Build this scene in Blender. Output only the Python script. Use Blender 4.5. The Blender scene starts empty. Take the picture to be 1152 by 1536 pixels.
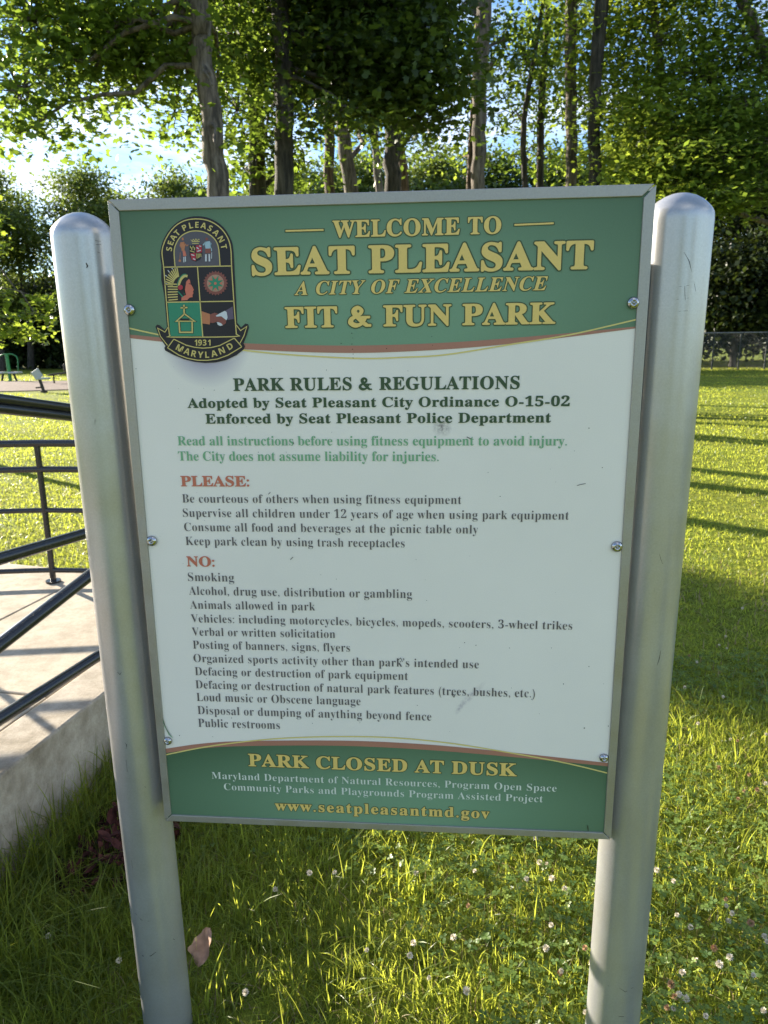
import bpy, math, random
import numpy as np
from mathutils import Vector, Matrix, geometry

rnd = random.Random(7)
RG = np.random.default_rng(11)
scene = bpy.context.scene
col = scene.collection
rad = math.radians

# ------------------------------------------------------------------ camera
F = 1069.5
RM = np.array([[0.99682802, -0.00650027, 0.07931985],
               [0.07872834, 0.22644323, -0.97083743],
               [-0.01165074, 0.97400268, 0.22623671]])
CZ = 1.6
CP = np.array([0.0, 0.0, CZ])
cd = bpy.data.cameras.new('camera')
cam = bpy.data.objects.new('camera', cd)
col.objects.link(cam)
m4 = Matrix([list(RM[0]) + [0], list(RM[1]) + [0], list(RM[2]) + [CZ], [0, 0, 0, 1]])
cam.matrix_world = m4
cd.sensor_fit = 'HORIZONTAL'
cd.sensor_width = 36
cd.lens = 36 * F / 1152
cd.clip_start = 0.02
cd.clip_end = 1500
cd.dof.use_dof = True
cd.dof.focus_distance = 1.36
cd.dof.aperture_fstop = 13
scene.camera = cam

# ------------------------------------------------------------------ light
SUN_EL = 17.0
SUN_AZ = (-0.8, 0.6)
SKY_STRENGTH = 0.08
world = bpy.data.worlds.new('World')
scene.world = world
world.use_nodes = True
wn, wl = world.node_tree.nodes, world.node_tree.links
wn.clear()
w_out = wn.new('ShaderNodeOutputWorld')
w_bg = wn.new('ShaderNodeBackground')
w_bg.inputs['Strength'].default_value = SKY_STRENGTH
sky = wn.new('ShaderNodeTexSky')
sky.sky_type = 'NISHITA'
sky.sun_disc = False
sky.sun_elevation = rad(SUN_EL)
sky.sun_rotation = -math.atan2(0.8, 0.6)
sky.air_density = 1.0
sky.dust_density = 0.15
sky.ozone_density = 1.5
tc = wn.new('ShaderNodeTexCoord')
sep = wn.new('ShaderNodeSeparateXYZ')
wl.new(tc.outputs['Generated'], sep.inputs[0])
addz = wn.new('ShaderNodeMath'); addz.operation = 'MAXIMUM'; addz.inputs[1].default_value = 0.0
wl.new(sep.outputs['Z'], addz.inputs[0])
addz2 = wn.new('ShaderNodeMath'); addz2.operation = 'ADD'; addz2.inputs[1].default_value = 0.12
wl.new(addz.outputs[0], addz2.inputs[0])
dx = wn.new('ShaderNodeMath'); dx.operation = 'DIVIDE'
dy = wn.new('ShaderNodeMath'); dy.operation = 'DIVIDE'
wl.new(sep.outputs['X'], dx.inputs[0]); wl.new(addz2.outputs[0], dx.inputs[1])
wl.new(sep.outputs['Y'], dy.inputs[0]); wl.new(addz2.outputs[0], dy.inputs[1])
cmb = wn.new('ShaderNodeCombineXYZ')
wl.new(dx.outputs[0], cmb.inputs[0]); wl.new(dy.outputs[0], cmb.inputs[1])
cn = wn.new('ShaderNodeTexNoise')
cn.inputs['Scale'].default_value = 1.15
cn.inputs['Detail'].default_value = 8
cn.inputs['Roughness'].default_value = 0.6
cn.inputs['Distortion'].default_value = 0.5
wl.new(cmb.outputs[0], cn.inputs['Vector'])
cr = wn.new('ShaderNodeValToRGB')
cr.color_ramp.elements[0].position = 0.47
cr.color_ramp.elements[1].position = 0.66
cr.color_ramp.elements[1].color = (0.85, 0.85, 0.85, 1)
wl.new(cn.outputs['Fac'], cr.inputs[0])
cmix = wn.new('ShaderNodeMixRGB')
cmix.inputs[2].default_value = (5.6, 5.8, 6.2, 1)
wl.new(cr.outputs[0], cmix.inputs[0])
stint = wn.new('ShaderNodeMixRGB'); stint.blend_type = 'MULTIPLY'; stint.inputs[0].default_value = 1.0
stint.inputs[2].default_value = (0.66, 0.79, 0.95, 1)
wl.new(sky.outputs[0], stint.inputs[1])
wl.new(stint.outputs[0], cmix.inputs[1])
wl.new(cmix.outputs[0], w_bg.inputs['Color'])
wl.new(w_bg.outputs[0], w_out.inputs[0])

sd = bpy.data.lights.new('sun', 'SUN')
sd.energy = 5.0
sd.angle = rad(0.5)
sd.color = (1.0, 0.90, 0.74)
so = bpy.data.objects.new('sun', sd)
col.objects.link(so)
ce = math.cos(rad(SUN_EL))
tosun = Vector((SUN_AZ[0] * ce, SUN_AZ[1] * ce, math.sin(rad(SUN_EL))))
so.rotation_euler = tosun.to_track_quat('Z', 'Y').to_euler()
so.location = (-20, 15, 20)

scene.view_settings.view_transform = 'Standard'
scene.view_settings.look = 'None'
scene.view_settings.exposure = 1.95
scene.view_settings.gamma = 1
scene.view_settings.use_curve_mapping = False
scene.cycles.max_bounces = 8
scene.cycles.transmission_bounces = 6
scene.cycles.transparent_max_bounces = 8
scene.cycles.sample_clamp_indirect = 8

# ------------------------------------------------------------------ helpers
def ray(px, py):
    return RM @ np.array([(px - 576) / F, -(py - 768) / F, -1.0])

def at(px, py, Y):            # point at forward distance Y
    d = ray(px, py)
    return CP + d * Y / d[1]

def ground(px, py, z=0.0):
    d = ray(px, py)
    return CP + d * (z - CZ) / d[2]

ORG = {}

def tag(o, label=None, cat=None, group=None, kind=None):
    if label: o['label'] = label
    if cat: o['category'] = cat
    if group: o['group'] = group
    if kind: o['kind'] = kind
    return o

def empty(name, loc, label, cat, group=None):
    o = bpy.data.objects.new(name, None)
    col.objects.link(o)
    o.location = loc
    o.empty_display_size = 0.1
    ORG[o.name] = Vector(loc)
    return tag(o, label, cat, group)

def mk(name, verts, faces, mat, parent=None, smooth=False, loc=None):
    """mesh object from world-space verts (lists)"""
    me = bpy.data.meshes.new(name)
    if parent is not None:
        og = ORG[parent.name]
    else:
        og = Vector(loc) if loc is not None else Vector((0, 0, 0))
    v = np.asarray(verts, dtype=float).reshape(-1, 3) - np.array(og)
    me.from_pydata(v.tolist(), [], [tuple(f) for f in faces])
    me.update()
    o = bpy.data.objects.new(name, me)
    col.objects.link(o)
    if parent is not None:
        o.parent = parent
    else:
        o.location = og
    ORG[o.name] = og
    if mat is not None: me.materials.append(mat)
    if smooth:
        me.polygons.foreach_set('use_smooth', [True] * len(me.polygons))
    return o

def mk_np(name, V, T, mat, parent=None, rv=None, smooth=False, loc=(0, 0, 0), rv2=None):
    """fast triangle mesh; rv = per face random"""
    og = ORG[parent.name] if parent is not None else Vector(loc)
    V = (np.asarray(V, dtype=np.float32) - np.array(og, dtype=np.float32))
    T = np.asarray(T, dtype=np.int32)
    me = bpy.data.meshes.new(name)
    me.vertices.add(len(V)); me.vertices.foreach_set('co', V.ravel())
    n = len(T)
    me.loops.add(n * 3); me.loops.foreach_set('vertex_index', T.ravel())
    me.polygons.add(n)
    me.polygons.foreach_set('loop_start', np.arange(0, n * 3, 3, dtype=np.int32))
    if rv is not None:
        a = me.attributes.new('rnd', 'FLOAT', 'FACE')
        a.data.foreach_set('value', np.asarray(rv, dtype=np.float32))
    if smooth:
        me.polygons.foreach_set('use_smooth', np.ones(n, dtype=bool))
    me.update(calc_edges=True)
    me.materials.append(mat)
    o = bpy.data.objects.new(name, me)
    col.objects.link(o)
    if parent is not None: o.parent = parent
    else: o.location = og
    ORG[o.name] = og
    return o

def tube_geo(pts, radii, seg=10, caps=True):
    pts = [Vector(p) for p in pts]
    V, Fc = [], []
    n = len(pts)
    if not hasattr(radii, '__len__'): radii = [radii] * n
    prev = None
    for i, p in enumerate(pts):
        t = (pts[min(i + 1, n - 1)] - pts[max(i - 1, 0)]).normalized()
        if prev is None:
            a = Vector((0, 0, 1)) if abs(t.z) < 0.9 else Vector((1, 0, 0))
            u = t.cross(a).normalized()
        else:
            u = (prev - t * prev.dot(t)).normalized()
        prev = u
        w = t.cross(u)
        for k in range(seg):
            an = 2 * math.pi * k / seg
            V.append(p + (u * math.cos(an) + w * math.sin(an)) * radii[i])
    for i in range(n - 1):
        for k in range(seg):
            a = i * seg + k; b = i * seg + (k + 1) % seg
            Fc.append((a, b, b + seg, a + seg))
    if caps:
        m_ = len(V)
        V += V[:seg] + V[(n - 1) * seg:n * seg]
        Fc.append(tuple(range(m_, m_ + seg))[::-1])
        Fc.append(tuple(range(m_ + seg, m_ + 2 * seg)))
    return [tuple(v) for v in V], Fc

def box_geo(x0, x1, y0, y1, z0, z1):
    V = [(x0, y0, z0), (x1, y0, z0), (x1, y1, z0), (x0, y1, z0), (x0, y0, z1), (x1, y0, z1), (x1, y1, z1), (x0, y1, z1)]
    return V, [(0, 3, 2, 1), (4, 5, 6, 7), (0, 1, 5, 4), (1, 2, 6, 5), (2, 3, 7, 6), (3, 0, 4, 7)]

def prism_geo(poly, z0, z1):
    """poly: ccw xy list"""
    n = len(poly)
    V = [(p[0], p[1], z0) for p in poly] + [(p[0], p[1], z1) for p in poly]
    Fc = [tuple(range(n))[::-1], tuple(range(n, 2 * n))]
    for i in range(n):
        j = (i + 1) % n
        Fc.append((i, j, j + n, i + n))
    return V, Fc

def join(parts):
    V, Fc = [], []
    for v, f in parts:
        o = len(V)
        V += list(v)
        Fc += [tuple(i + o for i in q) for q in f]
    return V, Fc

def bevel(o, w=0.002, seg=2):
    m = o.modifiers.new('bevel', 'BEVEL')
    m.width = w; m.segments = seg; m.limit_method = 'ANGLE'
    return o

# ------------------------------------------------------------------ materials
def new_mat(name):
    m = bpy.data.materials.new(name)
    m.use_nodes = True
    nt = m.node_tree
    b = nt.nodes['Principled BSDF']
    return m, nt, nt.nodes, nt.links, b

def coords(nt, scale=(1, 1, 1)):
    t = nt.nodes.new('ShaderNodeTexCoord')
    mp = nt.nodes.new('ShaderNodeMapping')
    mp.inputs['Scale'].default_value = scale
    nt.links.new(t.outputs['Object'], mp.inputs[0])
    return mp.outputs[0]

def noise(nt, vec, scale, detail=4, rough=0.55):
    n = nt.nodes.new('ShaderNodeTexNoise')
    n.inputs['Scale'].default_value = scale
    n.inputs['Detail'].default_value = detail
    n.inputs['Roughness'].default_value = rough
    if vec is not None: nt.links.new(vec, n.inputs['Vector'])
    return n.outputs['Fac']

def ramp(nt, fac, stops):
    r = nt.nodes.new('ShaderNodeValToRGB')
    els = r.color_ramp.elements
    while len(els) < len(stops): els.new(0.5)
    for e, (p, c) in zip(els, stops):
        e.position = p
        e.color = tuple(c) + (1,) if len(c) == 3 else c
    nt.links.new(fac, r.inputs[0])
    return r.outputs[0]

def mix(nt, fac, a, b, mode='MIX'):
    n = nt.nodes.new('ShaderNodeMixRGB')
    n.blend_type = mode
    for i, v in ((0, fac), (1, a), (2, b)):
        if hasattr(v, 'links'): nt.links.new(v, n.inputs[i])
        elif i == 0: n.inputs[0].default_value = v
        else: n.inputs[i].default_value = tuple(v) + (1,)
    return n.outputs[0]

def bump(nt, b, h, strength=0.3, dist=0.01):
    n = nt.nodes.new('ShaderNodeBump')
    n.inputs['Strength'].default_value = strength
    n.inputs['Distance'].default_value = dist
    nt.links.new(h, n.inputs['Height'])
    nt.links.new(n.outputs[0], b.inputs['Normal'])

def plain(name, c, rough=0.5, metal=0.0, var=0.1, vs=20, spec=0.5):
    m, nt, N, L, b = new_mat(name)
    v = coords(nt)
    f = noise(nt, v, vs)
    c0 = [x * (1 - var) for x in c]; c1 = [min(1, x * (1 + var)) for x in c]
    L.new(ramp(nt, f, [(0.3, c0), (0.7, c1)]), b.inputs['Base Color'])
    b.inputs['Roughness'].default_value = rough
    b.inputs['Metallic'].default_value = metal
    b.inputs['Specular IOR Level'].default_value = spec
    return m

def leaf_mat(name, dark, light, trans, tmix=0.45, rough=0.45):
    m, nt, N, L, b = new_mat(name)
    at_ = N.new('ShaderNodeAttribute'); at_.attribute_name = 'rnd'
    c = ramp(nt, at_.outputs['Fac'], [(0.0, dark), (1.0, light)])
    L.new(c, b.inputs['Base Color'])
    b.inputs['Roughness'].default_value = rough
    b.inputs['Specular IOR Level'].default_value = 0.35
    tr = N.new('ShaderNodeBsdfTranslucent')
    t2 = ramp(nt, at_.outputs['Fac'], [(0.0, [x * 0.38 for x in trans]), (1.0, [x * 1.06 for x in trans])])
    L.new(t2, tr.inputs['Color'])
    mx = N.new('ShaderNodeMixShader'); mx.inputs[0].default_value = tmix
    L.new(b.outputs[0], mx.inputs[1]); L.new(tr.outputs[0], mx.inputs[2])
    L.new(mx.outputs[0], N['Material Output'].inputs['Surface'])
    return m

M = {}
M['leaf_near'] = leaf_mat('leaf_near', (0.035, 0.065, 0.012), (0.075, 0.13, 0.022), (0.31, 0.44, 0.05), 0.5)
M['leaf_dark'] = leaf_mat('leaf_dark', (0.022, 0.042, 0.012), (0.05, 0.085, 0.02), (0.2, 0.3, 0.03), 0.35)
M['leaf_bright'] = leaf_mat('leaf_bright', (0.05, 0.09, 0.015), (0.10, 0.16, 0.025), (0.52, 0.66, 0.07), 0.5)
M['leaf_shaded'] = leaf_mat('leaf_shaded', (0.014, 0.026, 0.009), (0.04, 0.06, 0.016), (0.10, 0.14, 0.02), 0.2)  # shade cast by neighbouring trees is put into this dark leaf colour
M['leaf_far'] = leaf_mat('leaf_far', (0.04, 0.065, 0.018), (0.085, 0.12, 0.03), (0.32, 0.42, 0.07), 0.42)
M['grass'] = leaf_mat('grass', (0.05, 0.09, 0.018), (0.21, 0.265, 0.04), (0.72, 0.78, 0.09), 0.52, 0.4)
M['dry_grass'] = leaf_mat('dry_grass', (0.16, 0.13, 0.06), (0.34, 0.28, 0.14), (0.5, 0.4, 0.18), 0.35, 0.6)
M['clover'] = leaf_mat('clover', (0.06, 0.12, 0.03), (0.18, 0.25, 0.055), (0.52, 0.64, 0.11), 0.42, 0.4)

def bark(name, c, c2):
    m, nt, N, L, b = new_mat(name)
    v = coords(nt, (1, 1, 0.16))
    f = noise(nt, v, 16, 8, 0.65)
    g = noise(nt, coords(nt), 1.6, 3)
    a = ramp(nt, f, [(0.38, [x * 0.35 for x in c]), (0.52, c), (0.7, c2)])
    L.new(mix(nt, 0.6, a, ramp(nt, g, [(0.3, (0.55, 0.6, 0.5)), (0.7, (1.1, 1.05, 1.0))]), 'MULTIPLY'), b.inputs['Base Color'])
    b.inputs['Roughness'].default_value = 0.9
    bump(nt, b, f, 1.0, 0.05)
    return m
M['bark'] = bark('bark', (0.15, 0.12, 0.10), (0.26, 0.22, 0.19))
M['bark_red'] = bark('bark_red', (0.13, 0.08, 0.055), (0.22, 0.14, 0.10))
M['bark_dark'] = bark('bark_dark', (0.06, 0.05, 0.042), (0.12, 0.10, 0.085))

# lawn ground
m, nt, N, L, b = new_mat('lawn')
v = coords(nt)
f1 = noise(nt, v, 0.45, 5, 0.6); f2 = noise(nt, v, 9, 6, 0.7); f3 = noise(nt, v, 60, 4, 0.7)
a = ramp(nt, f2, [(0.3, (0.08, 0.09, 0.022)), (0.5, (0.18, 0.22, 0.035)), (0.72, (0.30, 0.30, 0.07))])
c = ramp(nt, f1, [(0.35, (0.75, 0.85, 0.7)), (0.65, (1.25, 1.12, 0.95))])
d = mix(nt, 1.0, a, c, 'MULTIPLY')
e = mix(nt, 0.5, d, ramp(nt, f3, [(0.3, (0.45, 0.45, 0.4)), (0.7, (1.3, 1.3, 1.2))]), 'MULTIPLY')
L.new(e, b.inputs['Base Color'])
b.inputs['Roughness'].default_value = 0.95
b.inputs['Specular IOR Level'].default_value = 0.1
bump(nt, b, f2, 1.0, 0.06)
M['lawn'] = m
M['soil'] = plain('soil', (0.055, 0.05, 0.03), 0.95, 0, 0.5, 60, 0.1)

def concrete(name, c, stain, sc=1.0, strength=0.5):
    m, nt, N, L, b = new_mat(name)
    v = coords(nt)
    big = noise(nt, v, 3.0 * sc, 6, 0.65); fine = noise(nt, v, 120, 5, 0.75); mid = noise(nt, v, 14, 6, 0.7)
    a = ramp(nt, big, [(0.35, stain), (0.55, c), (0.8, [min(1, x * 1.1) for x in c])])
    a = mix(nt, 0.65, a, ramp(nt, mid, [(0.35, (0.66, 0.64, 0.6)), (0.6, (1.05, 1.05, 1.05))]), 'MULTIPLY')
    cr_n = noise(nt, coords(nt, (1, 5, 1)), 26, 5, 0.7)
    a = mix(nt, 0.4, a, ramp(nt, cr_n, [(0.32, (0.6, 0.58, 0.55)), (0.45, (1, 1, 1))]), 'MULTIPLY')
    a = mix(nt, 0.6, a, ramp(nt, fine, [(0.3, (0.72, 0.72, 0.7)), (0.65, (1.08, 1.08, 1.08))]), 'MULTIPLY')
    L.new(a, b.inputs['Base Color'])
    b.inputs['Roughness'].default_value = 0.92
    b.inputs['Specular IOR Level'].default_value = 0.25
    bump(nt, b, fine, strength, 0.004)
    return m
M['paving'] = concrete('paving', (0.49, 0.42, 0.32), (0.38, 0.32, 0.24))
M['wall'] = concrete('wall', (0.45, 0.395, 0.32), (0.31, 0.265, 0.20), 1.2, 0.7)

def brushed(name, c, rough, metal, tan_tone=(0.6, 0.55, 0.48), dscale=7, grain=(1, 1, 1)):
    m, nt, N, L, b = new_mat(name)
    v = coords(nt)
    f = noise(nt, coords(nt, grain), 320, 3, 0.7)
    g = noise(nt, v, dscale, 6, 0.65)
    base = ramp(nt, g, [(0.35, [x * y for x, y in zip(c, (0.93, 0.91, 0.87))]), (0.6, c)])  # patchy warm tone; on the frame it paints in a tan reflection
    base = mix(nt, 0.35, base, ramp(nt, f, [(0.3, (0.72, 0.72, 0.72)), (0.7, (1.12, 1.12, 1.12))]), 'MULTIPLY')
    sp = noise(nt, coords(nt, (1, 1, 0.35)), 38, 3, 0.6)
    base = mix(nt, ramp(nt, sp, [(0.72, (0, 0, 0)), (0.76, (0.55, 0.55, 0.55))]), base, [x * 0.42 for x in c])
    L.new(base, b.inputs['Base Color'])
    b.inputs['Metallic'].default_value = metal
    L.new(ramp(nt, g, [(0.3, (rough * 0.85,) * 3), (0.7, (rough * 1.15,) * 3)]), b.inputs['Roughness'])
    bump(nt, b, f, 0.12, 0.0008)
    return m
M['post'] = brushed('post', (0.48, 0.48, 0.485), 0.32, 0.58)
M['frame'] = brushed('frame', (0.40, 0.385, 0.36), 0.5, 0.7, dscale=16)
M['chrome'] = plain('chrome', (0.42, 0.42, 0.43), 0.16, 1.0, 0.06, 300)
M['dark_metal'] = plain('dark_metal', (0.05, 0.045, 0.04), 0.5, 0.7, 0.2, 100)
M['black_paint'] = plain('black_paint', (0.018, 0.018, 0.02), 0.22, 0.0, 0.25, 40, 0.6)
M['green_paint'] = plain('green_paint', (0.03, 0.22, 0.06), 0.35, 0.0, 0.1, 20)
M['grey_plastic'] = plain('grey_plastic', (0.42, 0.43, 0.42), 0.45, 0.0, 0.1, 20)
M['fence_wire'] = plain('fence_wire', (0.22, 0.22, 0.21), 0.5, 0.5, 0.2, 5)
M['fence_post'] = plain('fence_post', (0.03, 0.035, 0.03), 0.5, 0.2, 0.2, 5)
M['mulch'] = plain('mulch', (0.16, 0.12, 0.10), 0.95, 0, 0.5, 8, 0.1)
M['flower'] = plain('flower', (0.64, 0.58, 0.46), 0.8, 0, 0.2, 200, 0.2)
M['flower_old'] = plain('flower_old', (0.36, 0.22, 0.12), 0.8, 0, 0.3, 200, 0.2)
M['stem'] = plain('stem', (0.11, 0.16, 0.05), 0.6, 0, 0.2, 50, 0.3)
M['dead_leaf'] = plain('dead_leaf', (0.32, 0.20, 0.135), 0.7, 0, 0.3, 40, 0.3)
M['red_litter'] = plain('red_litter', (0.06, 0.021, 0.018), 0.8, 0, 0.6, 25, 0.2)

# printed inks on the sign share slight fading and speckle
def ink(name, c, var=0.05, rough=0.42):
    m, nt, N, L, b = new_mat(name)
    v = coords(nt)
    big = noise(nt, v, 2.2, 4, 0.6); fine = noise(nt, v, 420, 2, 0.6)
    a = ramp(nt, big, [(0.3, [x * (1 - var) for x in c]), (0.7, [min(1, x * (1 + var)) for x in c])])
    a = mix(nt, 0.35, a, ramp(nt, fine, [(0.3, (0.86, 0.86, 0.86)), (0.7, (1.05, 1.05, 1.05))]), 'MULTIPLY')
    L.new(a, b.inputs['Base Color'])
    b.inputs['Roughness'].default_value = rough
    b.inputs['Specular IOR Level'].default_value = 0.35
    return m
M['white_ink'] = ink('white_ink', (0.74, 0.76, 0.72))
M['gold_ink'] = ink('gold_ink', (0.76, 0.55, 0.17))
M['gold_line'] = ink('gold_line', (0.70, 0.58, 0.20))
M['outline_ink'] = ink('outline_ink', (0.055, 0.085, 0.035))
M['salmon_ink'] = ink('salmon_ink', (0.40, 0.185, 0.13))
M['rose_ink'] = ink('rose_ink', (0.55, 0.17, 0.105))
M['dark_green_ink'] = ink('dark_green_ink', (0.045, 0.085, 0.04))
M['pale_green_ink'] = ink('pale_green_ink', (0.18, 0.40, 0.22))
M['grey_ink'] = ink('grey_ink', (0.11, 0.095, 0.10))
M['pale_ink'] = ink('pale_ink', (0.70, 0.74, 0.66))
M['black_ink'] = ink('black_ink', (0.018, 0.014, 0.02))
M['seal_grey'] = ink('seal_grey', (0.10, 0.09, 0.11))
M['seal_gold'] = ink('seal_gold', (0.62, 0.50, 0.17))
M['seal_green'] = ink('seal_green', (0.035, 0.24, 0.14))
M['seal_coral'] = ink('seal_coral', (0.62, 0.17, 0.11))
M['seal_brown'] = ink('seal_brown', (0.24, 0.075, 0.06))
M['seal_tan'] = ink('seal_tan', (0.42, 0.24, 0.17))
M['seal_red'] = ink('seal_red', (0.42, 0.03, 0.05))
M['seal_orange'] = ink('seal_orange', (0.50, 0.19, 0.09))
M['seal_white'] = ink('seal_white', (0.6, 0.62, 0.66))
M['seal_blue'] = ink('seal_blue', (0.35, 0.48, 0.56))
M['seal_purple'] = ink('seal_purple', (0.12, 0.09, 0.14))

# green field printed with a soft lighter middle (part of the print)
def field(name, cx, cz, sx, sz):
    m, nt, N, L, b = new_mat(name)
    t = N.new('ShaderNodeTexCoord')
    mp = N.new('ShaderNodeMapping')
    mp.inputs['Location'].default_value = (-cx / sx, 0, -cz / sz)
    mp.inputs['Scale'].default_value = (1 / sx, 0, 1 / sz)
    L.new(t.outputs['Object'], mp.inputs[0])
    g = N.new('ShaderNodeTexGradient'); g.gradient_type = 'SPHERICAL'
    L.new(mp.outputs[0], g.inputs[0])
    a = ramp(nt, g.outputs['Fac'], [(0.0, (0.07, 0.135, 0.075)), (0.35, (0.12, 0.215, 0.13)), (0.75, (0.175, 0.31, 0.20))])
    fine = noise(nt, coords(nt), 420, 2, 0.6)
    a = mix(nt, 0.3, a, ramp(nt, fine, [(0.3, (0.85, 0.85, 0.85)), (0.7, (1.08, 1.08, 1.08))]), 'MULTIPLY')
    L.new(a, b.inputs['Base Color'])
    b.inputs['Roughness'].default_value = 0.42
    b.inputs['Specular IOR Level'].default_value = 0.35
    return m

# ------------------------------------------------------------------ structure: lawn, paving
EDGE_A = np.array([-1.309, 1.801]); EDGE_B = np.array([-1.24, 2.31])
ED = (EDGE_B - EDGE_A) / np.linalg.norm(EDGE_B - EDGE_A)
EN = np.array([-ED[1], ED[0]])            # points into the paving (left)
SLAB = 0.36
def edge(y, off=0.0):
    p = EDGE_A + ED * ((y - EDGE_A[1]) / ED[1]) + EN * off
    return (p[0], p[1])

def lump(x, y):
    return 0.018 * np.sin(x * 1.3 + 0.4) * np.cos(y * 0.9) + 0.012 * np.sin(x * 2.9 + y * 2.1)

gx = np.concatenate([-np.geomspace(500, 9, 14), np.arange(-8, 8.01, 0.25), np.geomspace(9, 500, 14)])
gy = np.concatenate([[-500, -200, -80, -30, -10], np.arange(-4, 16, 0.25), np.geomspace(17, 700, 18)])
X, Y = np.meshgrid(gx, gy)
Z = lump(X, Y) * np.clip(1 - np.hypot(X, Y) / 60, 0, 1)
nx, ny = len(gx), len(gy)
V = np.stack([X.ravel(), Y.ravel(), Z.ravel()], 1)
T = []
for j in range(ny - 1):
    for i in range(nx - 1):
        a = j * nx + i
        T.append((a, a + 1, a + nx + 1)); T.append((a, a + nx + 1, a + nx))
lawn = mk_np('lawn', V, T, M['lawn'], smooth=True)
tag(lawn, kind='structure')

# mulch bed (left, in the distance)
mp_ = [(-46, 27.3), (-30, 26.5), (-17, 27.6), (-13.5, 29.5), (-13, 33), (-16, 36), (-30, 37.5), (-46, 37)]
v_, f_ = prism_geo(mp_, -0.05, 0.04)
tag(mk('mulch_bed', v_, f_, M['mulch']), kind='structure')

pav = bpy.data.objects.new('pavement', None); col.objects.link(pav); ORG['pavement'] = Vector((0, 0, 0)); tag(pav, kind='structure')
ys = [-2.2, -0.7, 0.78, 2.275, 3.585]
jx = [0.19, 0.93, 2.4, 3.9]
J = 0.005
for i in range(len(ys) - 1):
    for k in range(len(jx) - 1):
        y0, y1 = ys[i] + J, ys[i + 1] - J
        if i == len(ys) - 2:
            ya, yb = 3.555 + jx[k] * 0.10, 3.555 + jx[k + 1] * 0.10
        else: ya = yb = y1
        poly = [edge(y0, jx[k + 1] - J), edge(y0, jx[k] + J), edge(ya, jx[k] + J), edge(yb, jx[k + 1] - J)]
        v_, f_ = prism_geo(poly, -0.1, SLAB - 0.004 + 0.001 * ((i + k) % 2))
        o = mk('paving_slab', v_, f_, M['paving'], pav); bevel(o, 0.006, 2)

rw = empty('retaining_wall', (*edge(1.8), 0), 'low tan concrete retaining wall holding up the path left of the sign', 'wall')
v_, f_ = prism_geo([edge(-2.2, 0.185), edge(-2.2), edge(3.56), edge(3.56, 0.185)], -0.2, SLAB + 0.003)
o = mk('wall_body', v_, f_, M['wall'], rw); bevel(o, 0.008, 2)

# ------------------------------------------------------------------ railings
def plane_pt(px, py, off):
    p0 = np.array([*edge(1.8, off), 0]); n = np.array([EN[0], EN[1], 0])
    d = ray(px, py)
    return CP + d * (np.dot(n, p0 - CP) / np.dot(n, d))

nr = empty('metal_railing', (*edge(2.0, 0.12), SLAB), 'black metal railing along the near edge of the path, close behind the left sign post', 'railing')
def near_rail(pa, pb, r, y0, y1, flat=False):
    a = plane_pt(*pa, 0.12); b = plane_pt(*pb, 0.12)
    s = (b - a) / (b[1] - a[1])
    A = a + s * (y0 - a[1]); B = a + s * (y1 - a[1])
    v_, f_ = tube_geo([A, B], r, 16)
    if flat:
        v_, f_ = join([tube_geo([A + np.array([0, 0, dz]), B + np.array([0, 0, dz])], r * 0.62, 16) for dz in (r * 0.52, -r * 0.62)])
    mk('rail', v_, f_, M['black_paint'], nr, smooth=True)
near_rail((0, 605), (105, 618), 0.027, 1.5, 3.3, True)
near_rail((0, 838), (125, 801), 0.021, 0.9, 3.3)
near_rail((0, 967), (132, 865), 0.023, 0.9, 3.3)
near_rail((0, 1078), (146, 985), 0.022, 0.9, 3.3)
for yy in (1.35, 3.2):
    x_, y_ = edge(yy, 0.12)
    v_, f_ = tube_geo([(x_, y_, SLAB - 0.002), (x_, y_, 1.30)], 0.021, 14)
    mk('rail_post', v_, f_, M['black_paint'], nr, smooth=True)

fr = empty('metal_railing', (-2.12, 3.58, SLAB), 'thin dark metal railing with four bars bending round the far end of the path', 'railing')
BX, BY = -2.125, 3.585
for zz, r in ((1.124, 0.02), (0.985, 0.017), (0.762, 0.014), (0.425, 0.014)):
    pts = [(-4.6, 3.0, zz), (-3.1, 3.42, zz), (BX - 0.15, BY - 0.02, zz), (BX, BY, zz), (BX + 0.15, BY, zz), (-1.75, 3.57, zz), (-1.42, 3.54, zz)]
    v_, f_ = tube_geo(pts, r, 10)
    mk('rail', v_, f_, M['black_paint'], fr, smooth=True)
for (x_, y_) in ((BX, BY), (-1.43, 3.54), (-3.1, 3.42), (-4.6, 3.0)):
    v_, f_ = tube_geo([(x_, y_, SLAB - 0.05), (x_, y_, 1.124)], 0.016, 10)
    mk('rail_post', v_, f_, M['black_paint'], fr, smooth=True)
    v_, f_ = tube_geo([(x_, y_, SLAB - 0.003), (x_, y_, SLAB + 0.008)], 0.04, 14)
    mk('base_flange', v_, f_, M['black_paint'], fr)

# ------------------------------------------------------------------ the sign
D = 1.272
sign = empty('park_sign', (-0.117, D, 0), 'large park rules sign with green header and footer between two silver posts', 'sign')
SX0, SX1 = -0.5727, 0.3430
SZ1, SZ0 = 1.8502, 0.6359
def sp(px, py, lift=0.0):      # pixel on the sign face -> world, lifted towards the viewer (metres)
    d = ray(px, py)
    p = CP + d * (D / d[1])
    return (p[0], D - lift, p[2])

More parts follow.
